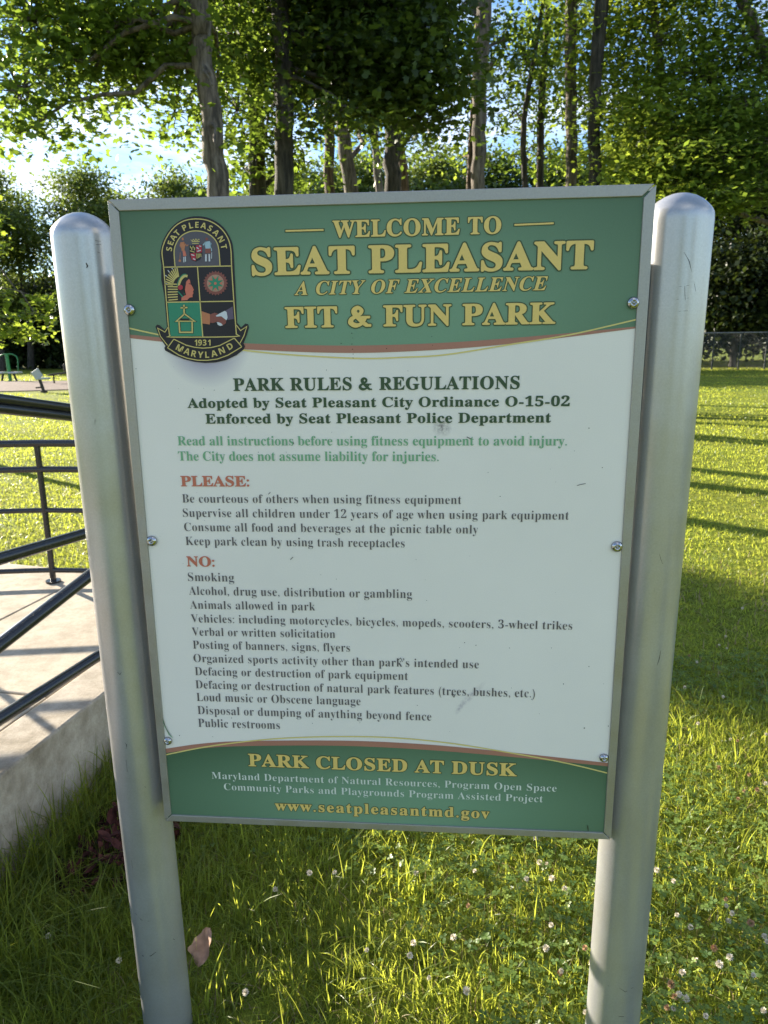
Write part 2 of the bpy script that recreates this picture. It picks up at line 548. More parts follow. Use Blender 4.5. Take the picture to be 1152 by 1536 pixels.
PY = D + 0.056
def post(cb, ct, r, top, lab):
    prof = [(r, 0.0), (r, 0.6), (r, 1.2), (r, top - 0.080), (r, top - 0.050), (r, top - 0.044), (r * 0.992, top - 0.038), (r * 0.965, top - 0.032), (r * 0.91, top - 0.0265), (r * 0.80, top - 0.0195), (r * 0.66, top - 0.0125), (r * 0.48, top - 0.0065), (r * 0.28, top - 0.0022), (r * 0.1, top - 0.0003)]
    seg = 48
    def lathe(pr, cap=False):
        V, Fc = [], []
        for (rr, z) in pr:
            for k in range(seg):
                a = 2 * math.pi * k / seg
                V.append((cb + (ct - cb) * z / top + rr * math.cos(a), PY + rr * math.sin(a), z))
        for i in range(len(pr) - 1):
            for k in range(seg):
                a = i * seg + k; b2 = i * seg + (k + 1) % seg
                Fc.append((a, b2, b2 + seg, a + seg))
        if cap: Fc.append(tuple(range((len(pr) - 1) * seg, len(pr) * seg)))
        return V, Fc
    v_, f_ = lathe(prof[:4])
    p = mk('post', v_, f_, M['post'], sign, smooth=True); p['label'] = lab
    v_, f_ = lathe(prof[3:], True)
    mk('post_cap', v_, f_, M['post'], p, smooth=True)
    return p
PRM_L = (-0.6355, -0.6515, 0.0545, 1.842)
PRM_R = (0.388, 0.400, 0.0565, 1.846)
POST_L = post(*PRM_L, 'left silver post with rounded top')
POST_R = post(*PRM_R, 'right silver post with rounded top, sun on its inner edge')

def cyl_pt(px, py, cb, ct, r, top):
    d = ray(px, py); zz = 1.0
    for _ in range(4):
        cx_ = cb + (ct - cb) * zz / top
        a_ = d[0] ** 2 + d[1] ** 2; b_ = -2 * (d[0] * cx_ + d[1] * PY); c_ = cx_ ** 2 + PY ** 2 - (r + 0.0004) ** 2
        q = b_ * b_ - 4 * a_ * c_
        if q < 0: q = 0
        p = CP + d * (-b_ - math.sqrt(q)) / (2 * a_); zz = p[2]
    return p
def scratches(par, prm, lines):
    gl = []
    for pts, w in lines:
        P = [np.array(cyl_pt(x, y, *prm)) for x, y in pts]
        V, Fc = [], []
        for i in range(len(P)):
            t = P[min(i + 1, len(P) - 1)] - P[max(i - 1, 0)]
            n_ = np.cross(t, [0, 1, 0]); n_ = n_ / (np.linalg.norm(n_) + 1e-9) * w * 0.0012 * (0.4 if i in (0, len(P) - 1) else 1)
            V += [P[i] + n_ / 2, P[i] - n_ / 2]
        for i in range(len(P) - 1): Fc.append((2 * i, 2 * i + 1, 2 * i + 3, 2 * i + 2))
        gl.append(([tuple(v) for v in V], Fc))
    o = mk('scratches', *join(gl), M['dark_metal'], par); o['kind'] = 'stuff'
scratches(POST_L, PRM_L, [([(129, 394), (131, 399), (130, 402)], 3.0), ([(143, 361), (151, 362)], 1.2), ([(144, 367), (152, 367)], 1.2), ([(146, 378), (150, 379)], 1), ([(176, 1008), (180, 1012), (182, 1008)], 1.2), ([(187, 1114), (190, 1117), (189, 1123)], 1), ([(189, 1140), (191, 1158)], 1),
    ([(203, 1370), (212, 1380), (224, 1382)], 0.8), ([(214, 1391), (237, 1392)], 0.7), ([(203, 1420), (214, 1434), (226, 1434), (234, 1428)], 1.4), ([(197, 1290), (199, 1302)], 0.8), ([(260, 1408), (262, 1410)], 2), ([(217, 1180), (219, 1181)], 1.6), ([(240, 1237), (242, 1238)], 1.6)])
scratches(POST_R, PRM_R, [([(1026, 378), (1034, 392), (1044, 437)], 0.8), ([(1018, 430), (1034, 428)], 0.9), ([(1027, 429), (1028, 450)], 0.9), ([(1015, 449), (1033, 447)], 0.8), ([(1018, 467), (1032, 466)], 0.8), ([(989, 830), (991, 838), (994, 846)], 0.5), ([(991, 976), (989, 988), (986, 997)], 0.8),
    ([(929, 1482), (938, 1488), (950, 1481)], 1.0), ([(928, 1525), (936, 1525)], 2.2), ([(912, 1478), (914, 1480)], 1.2)])

# panel + U channel frame
FW = 0.0185
v_, f_ = box_geo(SX0 + 0.004, SX1 - 0.004, D, D + 0.006, SZ0 + 0.004, SZ1 - 0.004)
panel = mk('panel', v_, f_, M['white_ink'], sign)
# panel gets its own weathered white
m, nt, N, L, b = new_mat('sign_white')
v = coords(nt)
big = noise(nt, v, 2.4, 4, 0.6); fine = noise(nt, v, 500, 2, 0.6)
a = ramp(nt, big, [(0.3, (0.785, 0.745, 0.685)), (0.7, (0.84, 0.795, 0.735))])
a = mix(nt, 0.3, a, ramp(nt, fine, [(0.3, (0.88, 0.88, 0.88)), (0.7, (1.04, 1.04, 1.04))]), 'MULTIPLY')
def smudge(a, px, py, r, colr, amt, sx=1.0, ang=0.0, soft=False):
    p = sp(px, py); q = Vector(p) - Vector((-0.117, D, 0))
    t = N.new('ShaderNodeTexCoord')
    s1 = N.new('ShaderNodeVectorMath'); s1.operation = 'SUBTRACT'; s1.inputs[1].default_value = q
    L.new(t.outputs['Object'], s1.inputs[0])
    mp = N.new('ShaderNodeMapping'); mp.vector_type = 'POINT'
    mp.inputs['Rotation'].default_value = (0, ang, 0)
    L.new(s1.outputs[0], mp.inputs[0])
    m2 = N.new('ShaderNodeVectorMath'); m2.operation = 'MULTIPLY'; m2.inputs[1].default_value = (1 / (r * sx), 0, 1 / r)
    L.new(mp.outputs[0], m2.inputs[0])
    g = N.new('ShaderNodeTexGradient'); g.gradient_type = 'SPHERICAL'
    L.new(m2.outputs[0], g.inputs[0])
    nn = ramp(nt, noise(nt, v, 150, 4, 0.7), [(0.4, (0.2,) * 3), (0.6, (1,) * 3)])
    k = g.outputs['Fac'] if soft else mix(nt, 1.0, g.outputs['Fac'], nn, 'MULTIPLY')
    k2 = mix(nt, 1.0, k, (amt,) * 3, 'MULTIPLY')
    return mix(nt, k2, a, colr)
a = smudge(a, 663, 641, 0.019, (0.22, 0.19, 0.19), 1.1)
a = smudge(a, 705, 1045, 0.008, (0.45, 0.41, 0.44), 0.9, 6.0, rad(48))
a = smudge(a, 690, 1062, 0.006, (0.45, 0.41, 0.44), 0.9, 3.0, rad(62))
a = smudge(a, 308, 512, 0.082, (0.30, 0.27, 0.40), 1.5, soft=True)
L.new(a, b.inputs['Base Color'])
b.inputs['Roughness'].default_value = 0.4; b.inputs['Specular IOR Level'].default_value = 0.35
panel.data.materials.clear(); panel.data.materials.append(m)

def frame_strip(poly):    # poly in xz, extruded between front lip and back
    n = len(poly)
    yf, yb = D - 0.0035, D + 0.021
    V = [(p[0], yf, p[1]) for p in poly] + [(p[0], yb, p[1]) for p in poly]
    Fc = [tuple(range(n)), tuple(range(n, 2 * n))[::-1]]
    for i in range(n):
        j = (i + 1) % n
        Fc.append((j, i, i + n, j + n))
    o = mk('frame_strip', V, Fc, M['frame'], sign); bevel(o, 0.0012, 2)
g = 0.0012
# inner hole leaves the panel front visible
frame_strip([(SX0 + g, SZ1), (SX0 + FW + g, SZ1 - FW), (SX1 - FW - 2.2 * g, SZ1 - FW), (SX1 - 2.2 * g, SZ1)])
frame_strip([(SX0 + g, SZ0), (SX1 - g, SZ0), (SX1 - FW * .8 - g, SZ0 + FW * .8), (SX0 + FW * .8 + g, SZ0 + FW * .8)])
frame_strip([(SX0, SZ0 + g), (SX0 + FW * .8, SZ0 + FW * .8 + g), (SX0 + FW, SZ1 - FW - g), (SX0, SZ1 - g)])
frame_strip([(SX1, SZ0 + g), (SX1, SZ1 - g), (SX1 - FW, SZ1 - FW - 2 * g), (SX1 - FW * .8, SZ0 + FW * .8 + g)])
# long channels behind the board, by which it is fixed to the posts
for xa_, xb_ in ((SX0 + 0.003, SX0 + 0.045), (SX1 - 0.045, SX1 - 0.003)):
    v_, f_ = box_geo(xa_, xb_, D + 0.0225, D + 0.075, SZ0 + 0.006, 1.735)
    bevel(mk('back_rail', v_, f_, M['frame'], sign), 0.002)

# tamper-proof bolts
def bolt(px, py, r=0.0106):
    x, _, z = sp(px, py)
    prof = [(r, 0.0), (r, 0.0016), (r * 0.93, 0.0034), (r * 0.78, 0.0050), (r * 0.55, 0.0062), (r * 0.40, 0.0066), (r * 0.38, 0.0040), (r * 0.20, 0.0040), (r * 0.17, 0.0058), (r * 0.02, 0.0060)]
    seg = 24; V = []; Fc = []
    for (rr, h) in prof:
        for k in range(seg):
            a = 2 * math.pi * k / seg
            q = rr * (1.0 if rr > r * 0.42 or rr < r * .3 else (1 + 0.14 * math.cos(6 * a)))
            V.append((x + q * math.cos(a), D - 0.001 - h, z + q * math.sin(a)))
    for i in range(len(prof) - 1):
        for k in range(seg):
            a = i * seg + k; b2 = i * seg + (k + 1) % seg
            Fc.append((a, b2, b2 + seg, a + seg))
    Fc.append(tuple(range((len(prof) - 1) * seg, len(prof) * seg)))
    o = mk('bolt', V, Fc, M['chrome'], sign, smooth=True)
for p in ((195, 465), (949.5, 454.5), (228.5, 811), (925, 819.5), (252.5, 1110.5), (905.5, 1136)):
    bolt(*p, r=0.0102 if p[1] < 1000 else 0.0086)

# ---- 2D drawing on the face, in photograph pixels unprojected to the sign plane
def fill_px(name, pts, mat, lift, parent, holes=None, label=None):
    loops = [[Vector((p[0], p[1], 0)) for p in pts]]
    tris = geometry.tessellate_polygon(loops)
    V = [sp(p[0], p[1], lift) for p in pts]
    o = mk(name, V, fix_wind(V, tris), mat, parent)
    if label: o['label'] = label
    return o

def fix_wind(V, tris):
    out = []
    for t in tris:
        a, b2, c2 = (Vector(V[i]) for i in t)
        n = (b2 - a).cross(c2 - a)
        out.append(tuple(t) if n.y < 0 else tuple(t)[::-1])
    return out

def smooth_line(pts, n=6, closed=False):
    P = [np.array(p, float) for p in pts]
    out = []
    m_ = len(P)
    rng = range(m_ if closed else m_ - 1)
    for i in rng:
        p0 = P[(i - 1) % m_] if closed or i > 0 else P[i]
        p1 = P[i]; p2 = P[(i + 1) % m_]
        p3 = P[(i + 2) % m_] if closed or i + 2 < m_ else p2
        for k in range(n):
            t = k / n
            out.append(0.5 * ((2 * p1) + (-p0 + p2) * t + (2 * p0 - 5 * p1 + 4 * p2 - p3) * t * t + (-p0 + 3 * p1 - 3 * p2 + p3) * t ** 3))
    if not closed: out.append(P[-1])
    return out

def stroke_geo(pts, w, lift, closed=False):
    P = [np.array(p, float) for p in pts]
    n = len(P)
    V, Fc = [], []
    for i in range(n):
        a = P[(i - 1) % n] if closed or i > 0 else P[i]
        c = P[(i + 1) % n] if closed or i < n - 1 else P[i]
        t1 = P[i] - a; t2 = c - P[i]
        if np.linalg.norm(t1) < 1e-9: t1 = t2
        if np.linalg.norm(t2) < 1e-9: t2 = t1
        t1 = t1 / np.linalg.norm(t1); t2 = t2 / np.linalg.norm(t2)
        t = t1 + t2
        t = t / (np.linalg.norm(t) + 1e-9)
        nn = np.array([-t[1], t[0]])
        k = 1 / max(0.45, float(np.dot(nn, [-t1[1], t1[0]])))
        ww = w[i] if hasattr(w, '__len__') else w
        V.append(sp(*(P[i] + nn * ww / 2 * k), lift)); V.append(sp(*(P[i] - nn * ww / 2 * k), lift))
    rng = range(n if closed else n - 1)
    for i in rng:
        j = (i + 1) % n
        Fc.append((2 * i, 2 * i + 1, 2 * j + 1, 2 * j))
    return V, Fc

def stroke_px(name, pts, w, mat, lift, parent, closed=False, label=None):
    V, Fc = stroke_geo(pts, w, lift, closed)
    o = mk(name, V, Fc, mat, parent)
    if label: o['label'] = label
    return o

L1, L2, L3, L4 = 0.0003, 0.0006, 0.0009, 0.0012
# header field
hb = smooth_line([(185, 501), (238, 506), (300, 511), (368, 515), (470, 518), (560, 518), (668, 514), (763, 507.5), (860, 499), (962, 489)], 5)
fh = fill_px('header_field', [(172, 309)] + [tuple(p) for p in hb] + [(975, 286)], field('header_green', 0.02, 1.66, 0.62, 0.26), L1, panel)
sl = smooth_line([(185, 506), (238, 512), (300, 518), (368, 524), (470, 528.5), (560, 529), (668, 524), (763, 516), (860, 504.5), (962, 491.5)], 5)
fill_px('swoosh_band', [tuple(p) for p in hb] + [tuple(p) for p in sl[::-1]], M['salmon_ink'], L2, panel)
yl = smooth_line([(188, 491), (238, 502), (300, 514), (368, 525.5), (449, 533), (542, 537.5), (600, 536), (668, 532), (763, 517), (853, 502.5), (958, 478.5)], 6)
stroke_px('gold_line', yl, 2.1, M['gold_line'], L3, panel)
# footer field
ft = smooth_line([(248, 1129.5), (300, 1122.5), (360, 1119), (473, 1118), (560, 1120), (660, 1126), (777, 1136), (914, 1149.5)], 5)
fill_px('footer_field', [tuple(p) for p in ft] + [(910, 1253), (252, 1226)], field('footer_green', 0.02, 0.69, 0.55, 0.16), L1, panel)
fs = smooth_line([(248, 1123), (300, 1115.5), (360, 1111.5), (473, 1110.5), (560, 1112), (660, 1118), (777, 1129.5), (914, 1144.5)], 5)
fill_px('swoosh_band', [tuple(p) for p in fs] + [tuple(p) for p in ft[::-1]], M['salmon_ink'], L2, panel)
fy = smooth_line([(248, 1132), (300, 1121.5), (351, 1114), (410, 1108), (473, 1105), (535, 1104.5), (595, 1106.5), (655, 1112), (716, 1120.5), (838, 1142), (914, 1160)], 6)
stroke_px('gold_line', fy, 1.8, M['gold_line'], L3, panel)

# ---- lettering
def maps(s, style):
    up, lo, dg = {'bold': (0x1D400, 0x1D41A, 0x1D7CE), 'sans': (0x1D5D4, 0x1D5EE, 0x1D7EC), 'plain': (65, 97, 48)}[style]
    r = ''
    for ch in s:
        if 'A' <= ch <= 'Z': r += chr(up + ord(ch) - 65)
        elif 'a' <= ch <= 'z': r += chr(lo + ord(ch) - 97)
        elif ch.isdigit(): r += chr(dg + ord(ch) - 48)
        else: r += ch
    return r

TMP = bpy.data.curves.new('tmp_text', 'FONT')
TOB = bpy.data.objects.new('tmp_text', TMP)
col.objects.link(TOB)
def text_geo(s, style='bold', offset=0.0, space=1.0, wspace=1.0, res=4):
    TMP.body = maps(s, style)
    TMP.offset = offset
    TMP.space_character = space
    TMP.space_word = wspace
    TMP.resolution_u = res
    bpy.context.view_layer.update()
    dg = bpy.context.evaluated_depsgraph_get()
    me = bpy.data.meshes.new_from_object(TOB.evaluated_get(dg))
    n = len(me.vertices)
    V = np.zeros(n * 3); me.vertices.foreach_get('co', V)
    V = V.reshape(-1, 3)[:, :2].copy()
    Fc = [tuple(p.vertices) for p in me.polygons]
    bpy.data.meshes.remove(me)
    return V, Fc
CAPH = {}
for st in ('bold', 'sans', 'plain'):
    v2, _ = text_geo('E', st)
    CAPH[st] = (v2[:, 1].max() - v2[:, 1].min())

# hand-drawn serif ampersand: variable-width stroke, height 1, baseline 0
def amp_geo():
    path = smooth_line([(0.80, 0.02), (0.66, 0.14), (0.46, 0.40), (0.30, 0.62), (0.26, 0.80), (0.40, 0.94), (0.55, 0.82), (0.52, 0.66), (0.36, 0.52), (0.16, 0.38), (0.12, 0.18), (0.30, 0.05), (0.50, 0.10), (0.64, 0.28), (0.72, 0.46)], 6)
    wd = np.interp(np.linspace(0, 1, len(path)), [0, .1, .2, .3, .38, .5, .6, .7, .78, .85, .93, 1], [.10, .17, .20, .17, .12, .11, .12, .17, .18, .11, .09, .08])
    V, Fc = [], []
    for i, p in enumerate(path):
        t = path[min(i + 1, len(path) - 1)] - path[max(i - 1, 0)]
        t = t / np.linalg.norm(t); nn = np.array([-t[1], t[0]])
        V.append(p + nn * wd[i] / 2); V.append(p - nn * wd[i] / 2)
    for i in range(len(path) - 1): Fc.append((2 * i, 2 * i + 1, 2 * i + 3, 2 * i + 2))
    for (x0, x1, y0, y1) in ((0.56, 0.88, 0.42, 0.49), (0.70, 0.92, 0.0, 0.08)):
        b0 = len(V); V += [np.array(q) for q in ((x0, y0), (x1, y0), (x1, y1), (x0, y1))]; Fc.append((b0, b0 + 1, b0 + 2, b0 + 3))
    return np.array(V), Fc
AMP = amp_geo()

def line_geo(s, x0, x1, zb, cap, style, off, fat=0.0, ital=0.0, slab=False, space=1.0, wspace=1.0):
    """verts (x,z) for one text line spanning x0..x1 on baseline zb"""
    if '&' in s:
        i = s.index('&')
        body = s.replace('&', 'O')
        v0, f0 = text_geo(body, style, fat, space, wspace)
        vb, _ = text_geo(s[:i].rstrip(), style, fat, space, wspace)
        vc, _ = text_geo(s[:i] + 'O', style, fat, space, wspace)
        vd, _ = text_geo(s[:i] + 'O I', style, fat, space, wspace)
        a0, a1 = vb[:, 0].max() + 0.02, vc[:, 0].max() + 0.02
        inside = (v0[:, 0] > a0) & (v0[:, 0] < a1)
        mx0, mx1 = v0[inside, 0].min(), v0[inside, 0].max()
        f1 = [f for f in f0 if not inside[list(f)].all()]
        av, af = AMP
        wv = np.stack([mx0 - 0.04 + (mx1 - mx0 + 0.08) * av[:, 0], av[:, 1] * CAPH[style]], 1)
        n0 = len(v0)
        v1 = np.vstack([v0[:, :2], wv]); f1 = f1 + [tuple(j + n0 for j in f) for f in af]
        keep0 = v0
    else:
        v1, f1 = text_geo(s, style, fat, space, wspace)
        keep0 = v1
    x = v1[:, 0] + v1[:, 1] * ital
    xx = keep0[:, 0] + keep0[:, 1] * ital
    lo, hi = xx.min(), xx.max()
    sx = (x1 - x0) / (hi - lo)
    sz = cap / CAPH[style]
    return np.stack([x0 + (x - lo) * sx, zb + v1[:, 1] * sz], 1), f1

def write(s, xa, ya, xb, yb, cap_px, mat, style='bold', fat=0.0, outline=0.0, omat=None, ital=0.0, name='lettering', space=1.0, wspace=1.0, label=None):
    A = sp(xa, ya); B = sp(xb, yb)
    zb = (A[2] + B[2]) / 2
    xm, ym = (xa + xb) / 2, (ya + yb) / 2
    cap = sp(xm, ym - cap_px)[2] - sp(xm, ym)[2]
    slope = (B[2] - A[2])
    slope *= 0.5
    def put(v2, f2, mt, lift, nm, dxz=(0, 0)):
        V = [(p[0] + dxz[0], D - lift, p[1] + dxz[1] + ((p[0] - A[0]) / (B[0] - A[0]) - 0.5) * slope) for p in v2]
        return mk(nm, V, f2, mt, panel)
    v2, f2 = line_geo(s, A[0], B[0], zb, cap, style, 0.0, 0.0 if fat > 0 else fat, ital, space=space, wspace=wspace)
    def swell(r, lift, nm, mt, kc):
        V, Fc = [], []
        for k in range(kc):
            a = 2 * math.pi * k / kc + 0.3
            o0 = len(V)
            V += [(p[0] + r * math.cos(a), D - lift - k * 1.2e-5 - (max(0, q - len(v2) + len(AMP[0])) * 1.5e-6 if '&' in s else 0), p[1] + r * math.sin(a) + ((p[0] - A[0]) / (B[0] - A[0]) - 0.5) * slope) for q, p in enumerate(v2)]
            Fc += [tuple(i + o0 for i in f) for f in f2]
        return mk(nm, V, Fc, mt, panel)
    rf = 0.0
    if fat > 0:
        rf = fat * cap * 2.6
        o = swell(rf, L4, name, mat, 6)
    else:
        o = put(v2, f2, mat, L4, name)
    o['kind'] = 'stuff'
    if label: o['label'] = label
    if outline:
        w = swell(rf + outline, L3, 'lettering_outline', omat, 10)
        w['kind'] = 'stuff'
    return o

G, O = M['gold_ink'], M['outline_ink']
write('WELCOME TO', 500, 356, 751, 350, 24.5, G, fat=0.010, outline=0.0016, omat=O, space=1.06, label='gold WELCOME TO')
write('SEAT PLEASANT', 379.5, 412, 887.5, 402.5, 39.5, G, fat=0.014, outline=0.0022, omat=O, space=1.05, label='large gold SEAT PLEASANT')
write('A CITY OF EXCELLENCE', 442, 443, 821, 434.5, 20, G, fat=0.004, outline=0.0014, omat=O, ital=0.25, space=1.1, label='slanted gold A CITY OF EXCELLENCE')
write('FIT & FUN PARK', 429, 491.5, 832, 484.5, 30, G, fat=0.012, outline=0.0019, omat=O, space=1.05, label='gold FIT & FUN PARK')
for a_, b_ in (((427, 346.5), (487, 345)), ((770, 337.5), (832, 335))):
    stroke_px('dash_outline', [a_, b_], 5.2, O, L3, panel)
    stroke_px('dash', [(a_[0] + 1.5, a_[1]), (b_[0] - 1.5, b_[1])], 2.6, G, L4, panel)
DG = M['dark_green_ink']
write('PARK RULES & REGULATIONS', 351, 586, 779, 583, 18.5, DG, fat=0.008, space=1.05)
write('Adopted by Seat Pleasant City Ordinance O-15-02', 282, 611.5, 854, 609, 14.3, DG, fat=0.008, space=1.05)
write('Enforced by Seat Pleasant Police Department', 309, 635, 826, 633.5, 14.3, DG, fat=0.008, space=1.05)
PG = M['pale_green_ink']
TH = -0.010
write('Read all instructions before using fitness equipment to avoid injury.', 267, 667.5, 850, 668.5, 14, PG, fat=-0.002)
write('The City does not assume liability for injuries.', 268, 690.5, 658, 691.8, 14, PG, fat=-0.002)
write('PLEASE:', 272, 729, 374, 729.3, 15, M['rose_ink'], fat=0.01)
GI = M['grey_ink']
body_lines = [
 ('Be courteous of others when using fitness equipment', 274, 753.8, 692, 755.8),
 ('Supervise all children under 12 years of age when using park equipment', 275, 775, 853, 779.5),
 ('Consume all food and beverages at the picnic table only', 277, 796.3, 717, 800.3),
 ('Keep park clean by using trash receptacles', 279, 817.3, 607, 821),
 ('Smoking', 282.5, 871.3, 351.5, 872.3),
 ('Alcohol, drug use, distribution or gambling', 284, 892, 618, 897),
 ('Animals allowed in park', 285.5, 913, 473, 915.3),
 ('Vehicles: including motorcycles, bicycles, mopeds, scooters, 3-wheel trikes', 287, 933, 858, 944.5),
 ('Verbal or written solicitation', 288.5, 953.4, 503, 956.5),
 ('Posting of banners, signs, flyers', 290, 973, 525, 977),
 ('Organized sports activity other than park\u2019s intended use', 291, 993, 718, 1002),
 ('Defacing or destruction of park equipment', 293, 1012.7, 612, 1019.5),
 ('Defacing or destruction of natural park features (trees, bushes, etc.)', 294, 1032, 802, 1046),
 ('Loud music or Obscene language', 295.5, 1051.3, 541, 1057.3),
 ('Disposal or dumping of anything beyond fence', 297, 1071, 647, 1080.3),
 ('Public restrooms', 298, 1090, 420, 1093.2)]
for s, xa, ya, xb, yb in body_lines:
    write(s, xa, ya, xb, yb, 12.9 if ya < 900 else 12.4, GI, fat=TH, space=1.05)
write('NO:', 281, 849, 322, 849.4, 14.5, M['rose_ink'], fat=0.01)
write('PARK CLOSED AT DUSK', 373.5, 1147.7, 774.5, 1164, 18, G, fat=0.010, outline=0.0014, omat=O, space=1.05, label='gold PARK CLOSED AT DUSK')
write('Maryland Department of Natural Resources, Program Open Space', 318, 1167.2, 834.5, 1187.3, 10.3, M['pale_ink'], fat=-0.008, space=1.06)
write('Community Parks and Playgrounds Program Assisted Project', 336.5, 1184.2, 814, 1203.2, 10.3, M['pale_ink'], fat=-0.008, space=1.06)
write('www.seatpleasantmd.gov', 413, 1214.7, 734, 1227, 14.5, G, fat=0.008, outline=0.0012, omat=O, space=1.15)

# ---- town seal, traced in enlarged seal units
def E_(x, y): return (230 + x / 6.4, 310 + y / 6.4)
def EP(pts): return [E_(*p) for p in pts]
sil = [(22, 1152), (38, 1132), (62, 1138), (112, 1182), (133, 1155), (108, 850), (80, 560), (67, 470), (76, 390), (108, 300), (165, 213), (240, 145), (330, 105), (420, 93), (510, 103), (600, 140), (680, 205), (735, 290), (765, 380), (778, 560), (796, 900), (805, 1115), (845, 1160), (885, 1122), (912, 1128), (920, 1160), (900, 1230), (868, 1312), (882, 1340), (870, 1370), (800, 1425), (700, 1472), (600, 1495), (500, 1500), (400, 1490), (300, 1465), (200, 1425), (115, 1380), (108, 1355), (118, 1338), (60, 1250)]
seal = fill_px('town_seal', EP([(78, 700)] + [tuple(p) for p in smooth_line(sil[6:20], 4)] + sil[20:] + sil[:6]), M['black_ink'], L4, panel, label='black arched town seal with ribbon')
LA, LB, LC, LD = 0.0015, 0.0018, 0.0021, 0.0024
def multi(name, geos, mat):
    v_, f_ = join(geos)
    o = mk(name, v_, f_, mat, seal)
    if len(geos) > 1: o['kind'] = 'stuff'
    return o
def polyg(pts, lift):
    P = EP(pts)
    tris = geometry.tessellate_polygon([[Vector((p[0], p[1], 0)) for p in P]])
    V = [sp(p[0], p[1], lift) for p in P]
    return V, fix_wind(V, tris)
def circ(cx, cy, r, n=20, r2=None, ph=0, sq=1.0):
    out = []
    for k in range(n):
        a = 2 * math.pi * k / n + ph
        rr = r if (r2 is None or k % 2 == 0) else r2
        out.append((cx + rr * math.cos(a), cy + rr * math.sin(a) * sq))
    return out
def strk(pts, w, lift, closed=False, sm=0):
    P = EP(pts)
    if sm: P = [tuple(p) for p in smooth_line(P, sm, closed)]
    return stroke_geo(P, w / 6.4, lift, closed)
multi('arch_field', [polyg([(212, 572), (203, 430), (225, 350), (270, 285), (340, 245), (410, 234), (490, 245), (560, 282), (610, 340), (632, 420), (643, 568)], LA)], M['seal_grey'])
multi('church_field', [polyg([(142, 922), (452, 915), (478, 1242), (168, 1244)], LA)], M['seal_green'])
gold = [strk([(185, 1252), (163, 1238), (150, 1160), (128, 900), (103, 580), (87, 450), (100, 370), (142, 278), (210, 192), (300, 137), (410, 119), (520, 132), (610, 176), (680, 242), (727, 325), (748, 420), (754, 570), (775, 900), (796, 1180), (798, 1222), (778, 1248)], 10, LB, True, 3),
        strk([(212, 572), (203, 430), (225, 350), (270, 285), (340, 245), (410, 234), (490, 245), (560, 282), (610, 340), (632, 420), (643, 568)], 10, LB, sm=4),
        strk([(103, 582), (755, 570)], 10, LB), strk([(427, 580), (452, 915), (478, 1248)], 10, LB), strk([(130, 918), (774, 908)], 10, LB),
        strk([(200, 1272), (320, 1330), (400, 1350), (480, 1358), (560, 1352), (640, 1333), (780, 1262)], 9, LB),
        strk([(140, 1355), (250, 1425), (330, 1455), (430, 1474), (520, 1475), (620, 1462), (720, 1425), (852, 1345)], 9, LB),
        strk([(200, 1272), (140, 1355)], 9, LB), strk([(780, 1262), (852, 1345)], 9, LB),
        strk([(150, 1150), (115, 1205), (45, 1165), (72, 1245), (140, 1332)], 8, LB),
        strk([(798, 1135), (840, 1190), (900, 1150), (872, 1240), (834, 1312)], 8, LB)]
multi('gold_border', gold, M['seal_gold'])
ch_l = [[(298, 942), (300, 1028)], [(266, 972), (332, 969)], [(303, 1030), (225, 1100), (400, 1100), (303, 1030)], [(250, 1102), (258, 1206), (378, 1206), (376, 1102)], [(262, 1086), (350, 1086)]]
multi('church_outline', [strk(l, 24, LB) for l in ch_l], M['black_ink'])  # printed black edges round the gold church lines
multi('church', [strk(l, 14, LC) for l in ch_l[:4]], M['seal_gold'])
# portrait with feather headdress
feath, wfe = [], []
for k in range(17):
    t = k / 16
    a = rad(178 - 4 + (-1) * 0 + 0) if False else rad(188 + t * 92)
    cx, cy = 262, 830
    if k < 7:
        yy = 890 - k * 24
        p0, p1 = (238, yy), (142 if k else 150, yy + (4 - k) * 2)
    else:
        q = (k - 7) / 9
        an = rad(192 + q * 62)
        p0 = (268 + 78 * math.cos(an) * 1.0, 775 + 105 * math.sin(an))
        p1 = (275 + 165 * math.cos(an), 790 + 215 * math.sin(an))
    feath.append(strk([p0, p1], 11, LB))
    if k % 2 == 0 and k > 5:
        d_ = np.array(p1) - np.array(p0)
        e0 = np.array(p1) + d_ * 0.05; e1 = np.array(p1) + d_ * 0.35
        e1 = (max(118, e1[0]), max(592, e1[1]))
        wfe.append(strk([tuple(e0), tuple(e1)], 8, LB))
multi('headdress_feathers', feath, M['seal_gold'])
multi('feather_tips', wfe, M['seal_white'])
multi('face', [polyg([(325, 712), (345, 695), (357, 712), (362, 745), (376, 765), (392, 798), (384, 815), (389, 830), (379, 848), (381, 868), (350, 874), (330, 897), (272, 902), (276, 868), (312, 850), (300, 800), (306, 750)], LB)], M['seal_coral'])
multi('headband', [strk([(245, 760), (265, 705), (300, 668), (332, 668)], 24, LC, sm=4)], M['seal_gold'])
multi('headband_stripe', [strk([(232, 760), (252, 698), (288, 655), (318, 650)], 10, LC, sm=4), strk([(242, 815), (290, 870)], 10, LC), strk([(300, 790), (302, 845)], 7, LC)], M['seal_green'])
multi('ear_disc', [polyg(circ(265, 776, 24, 16), LD)], M['seal_red'])
multi('hair', [strk([(345, 738), (362, 745)], 6, LD), strk([(312, 730), (300, 800), (312, 850)], 12, LC)], M['black_ink'])
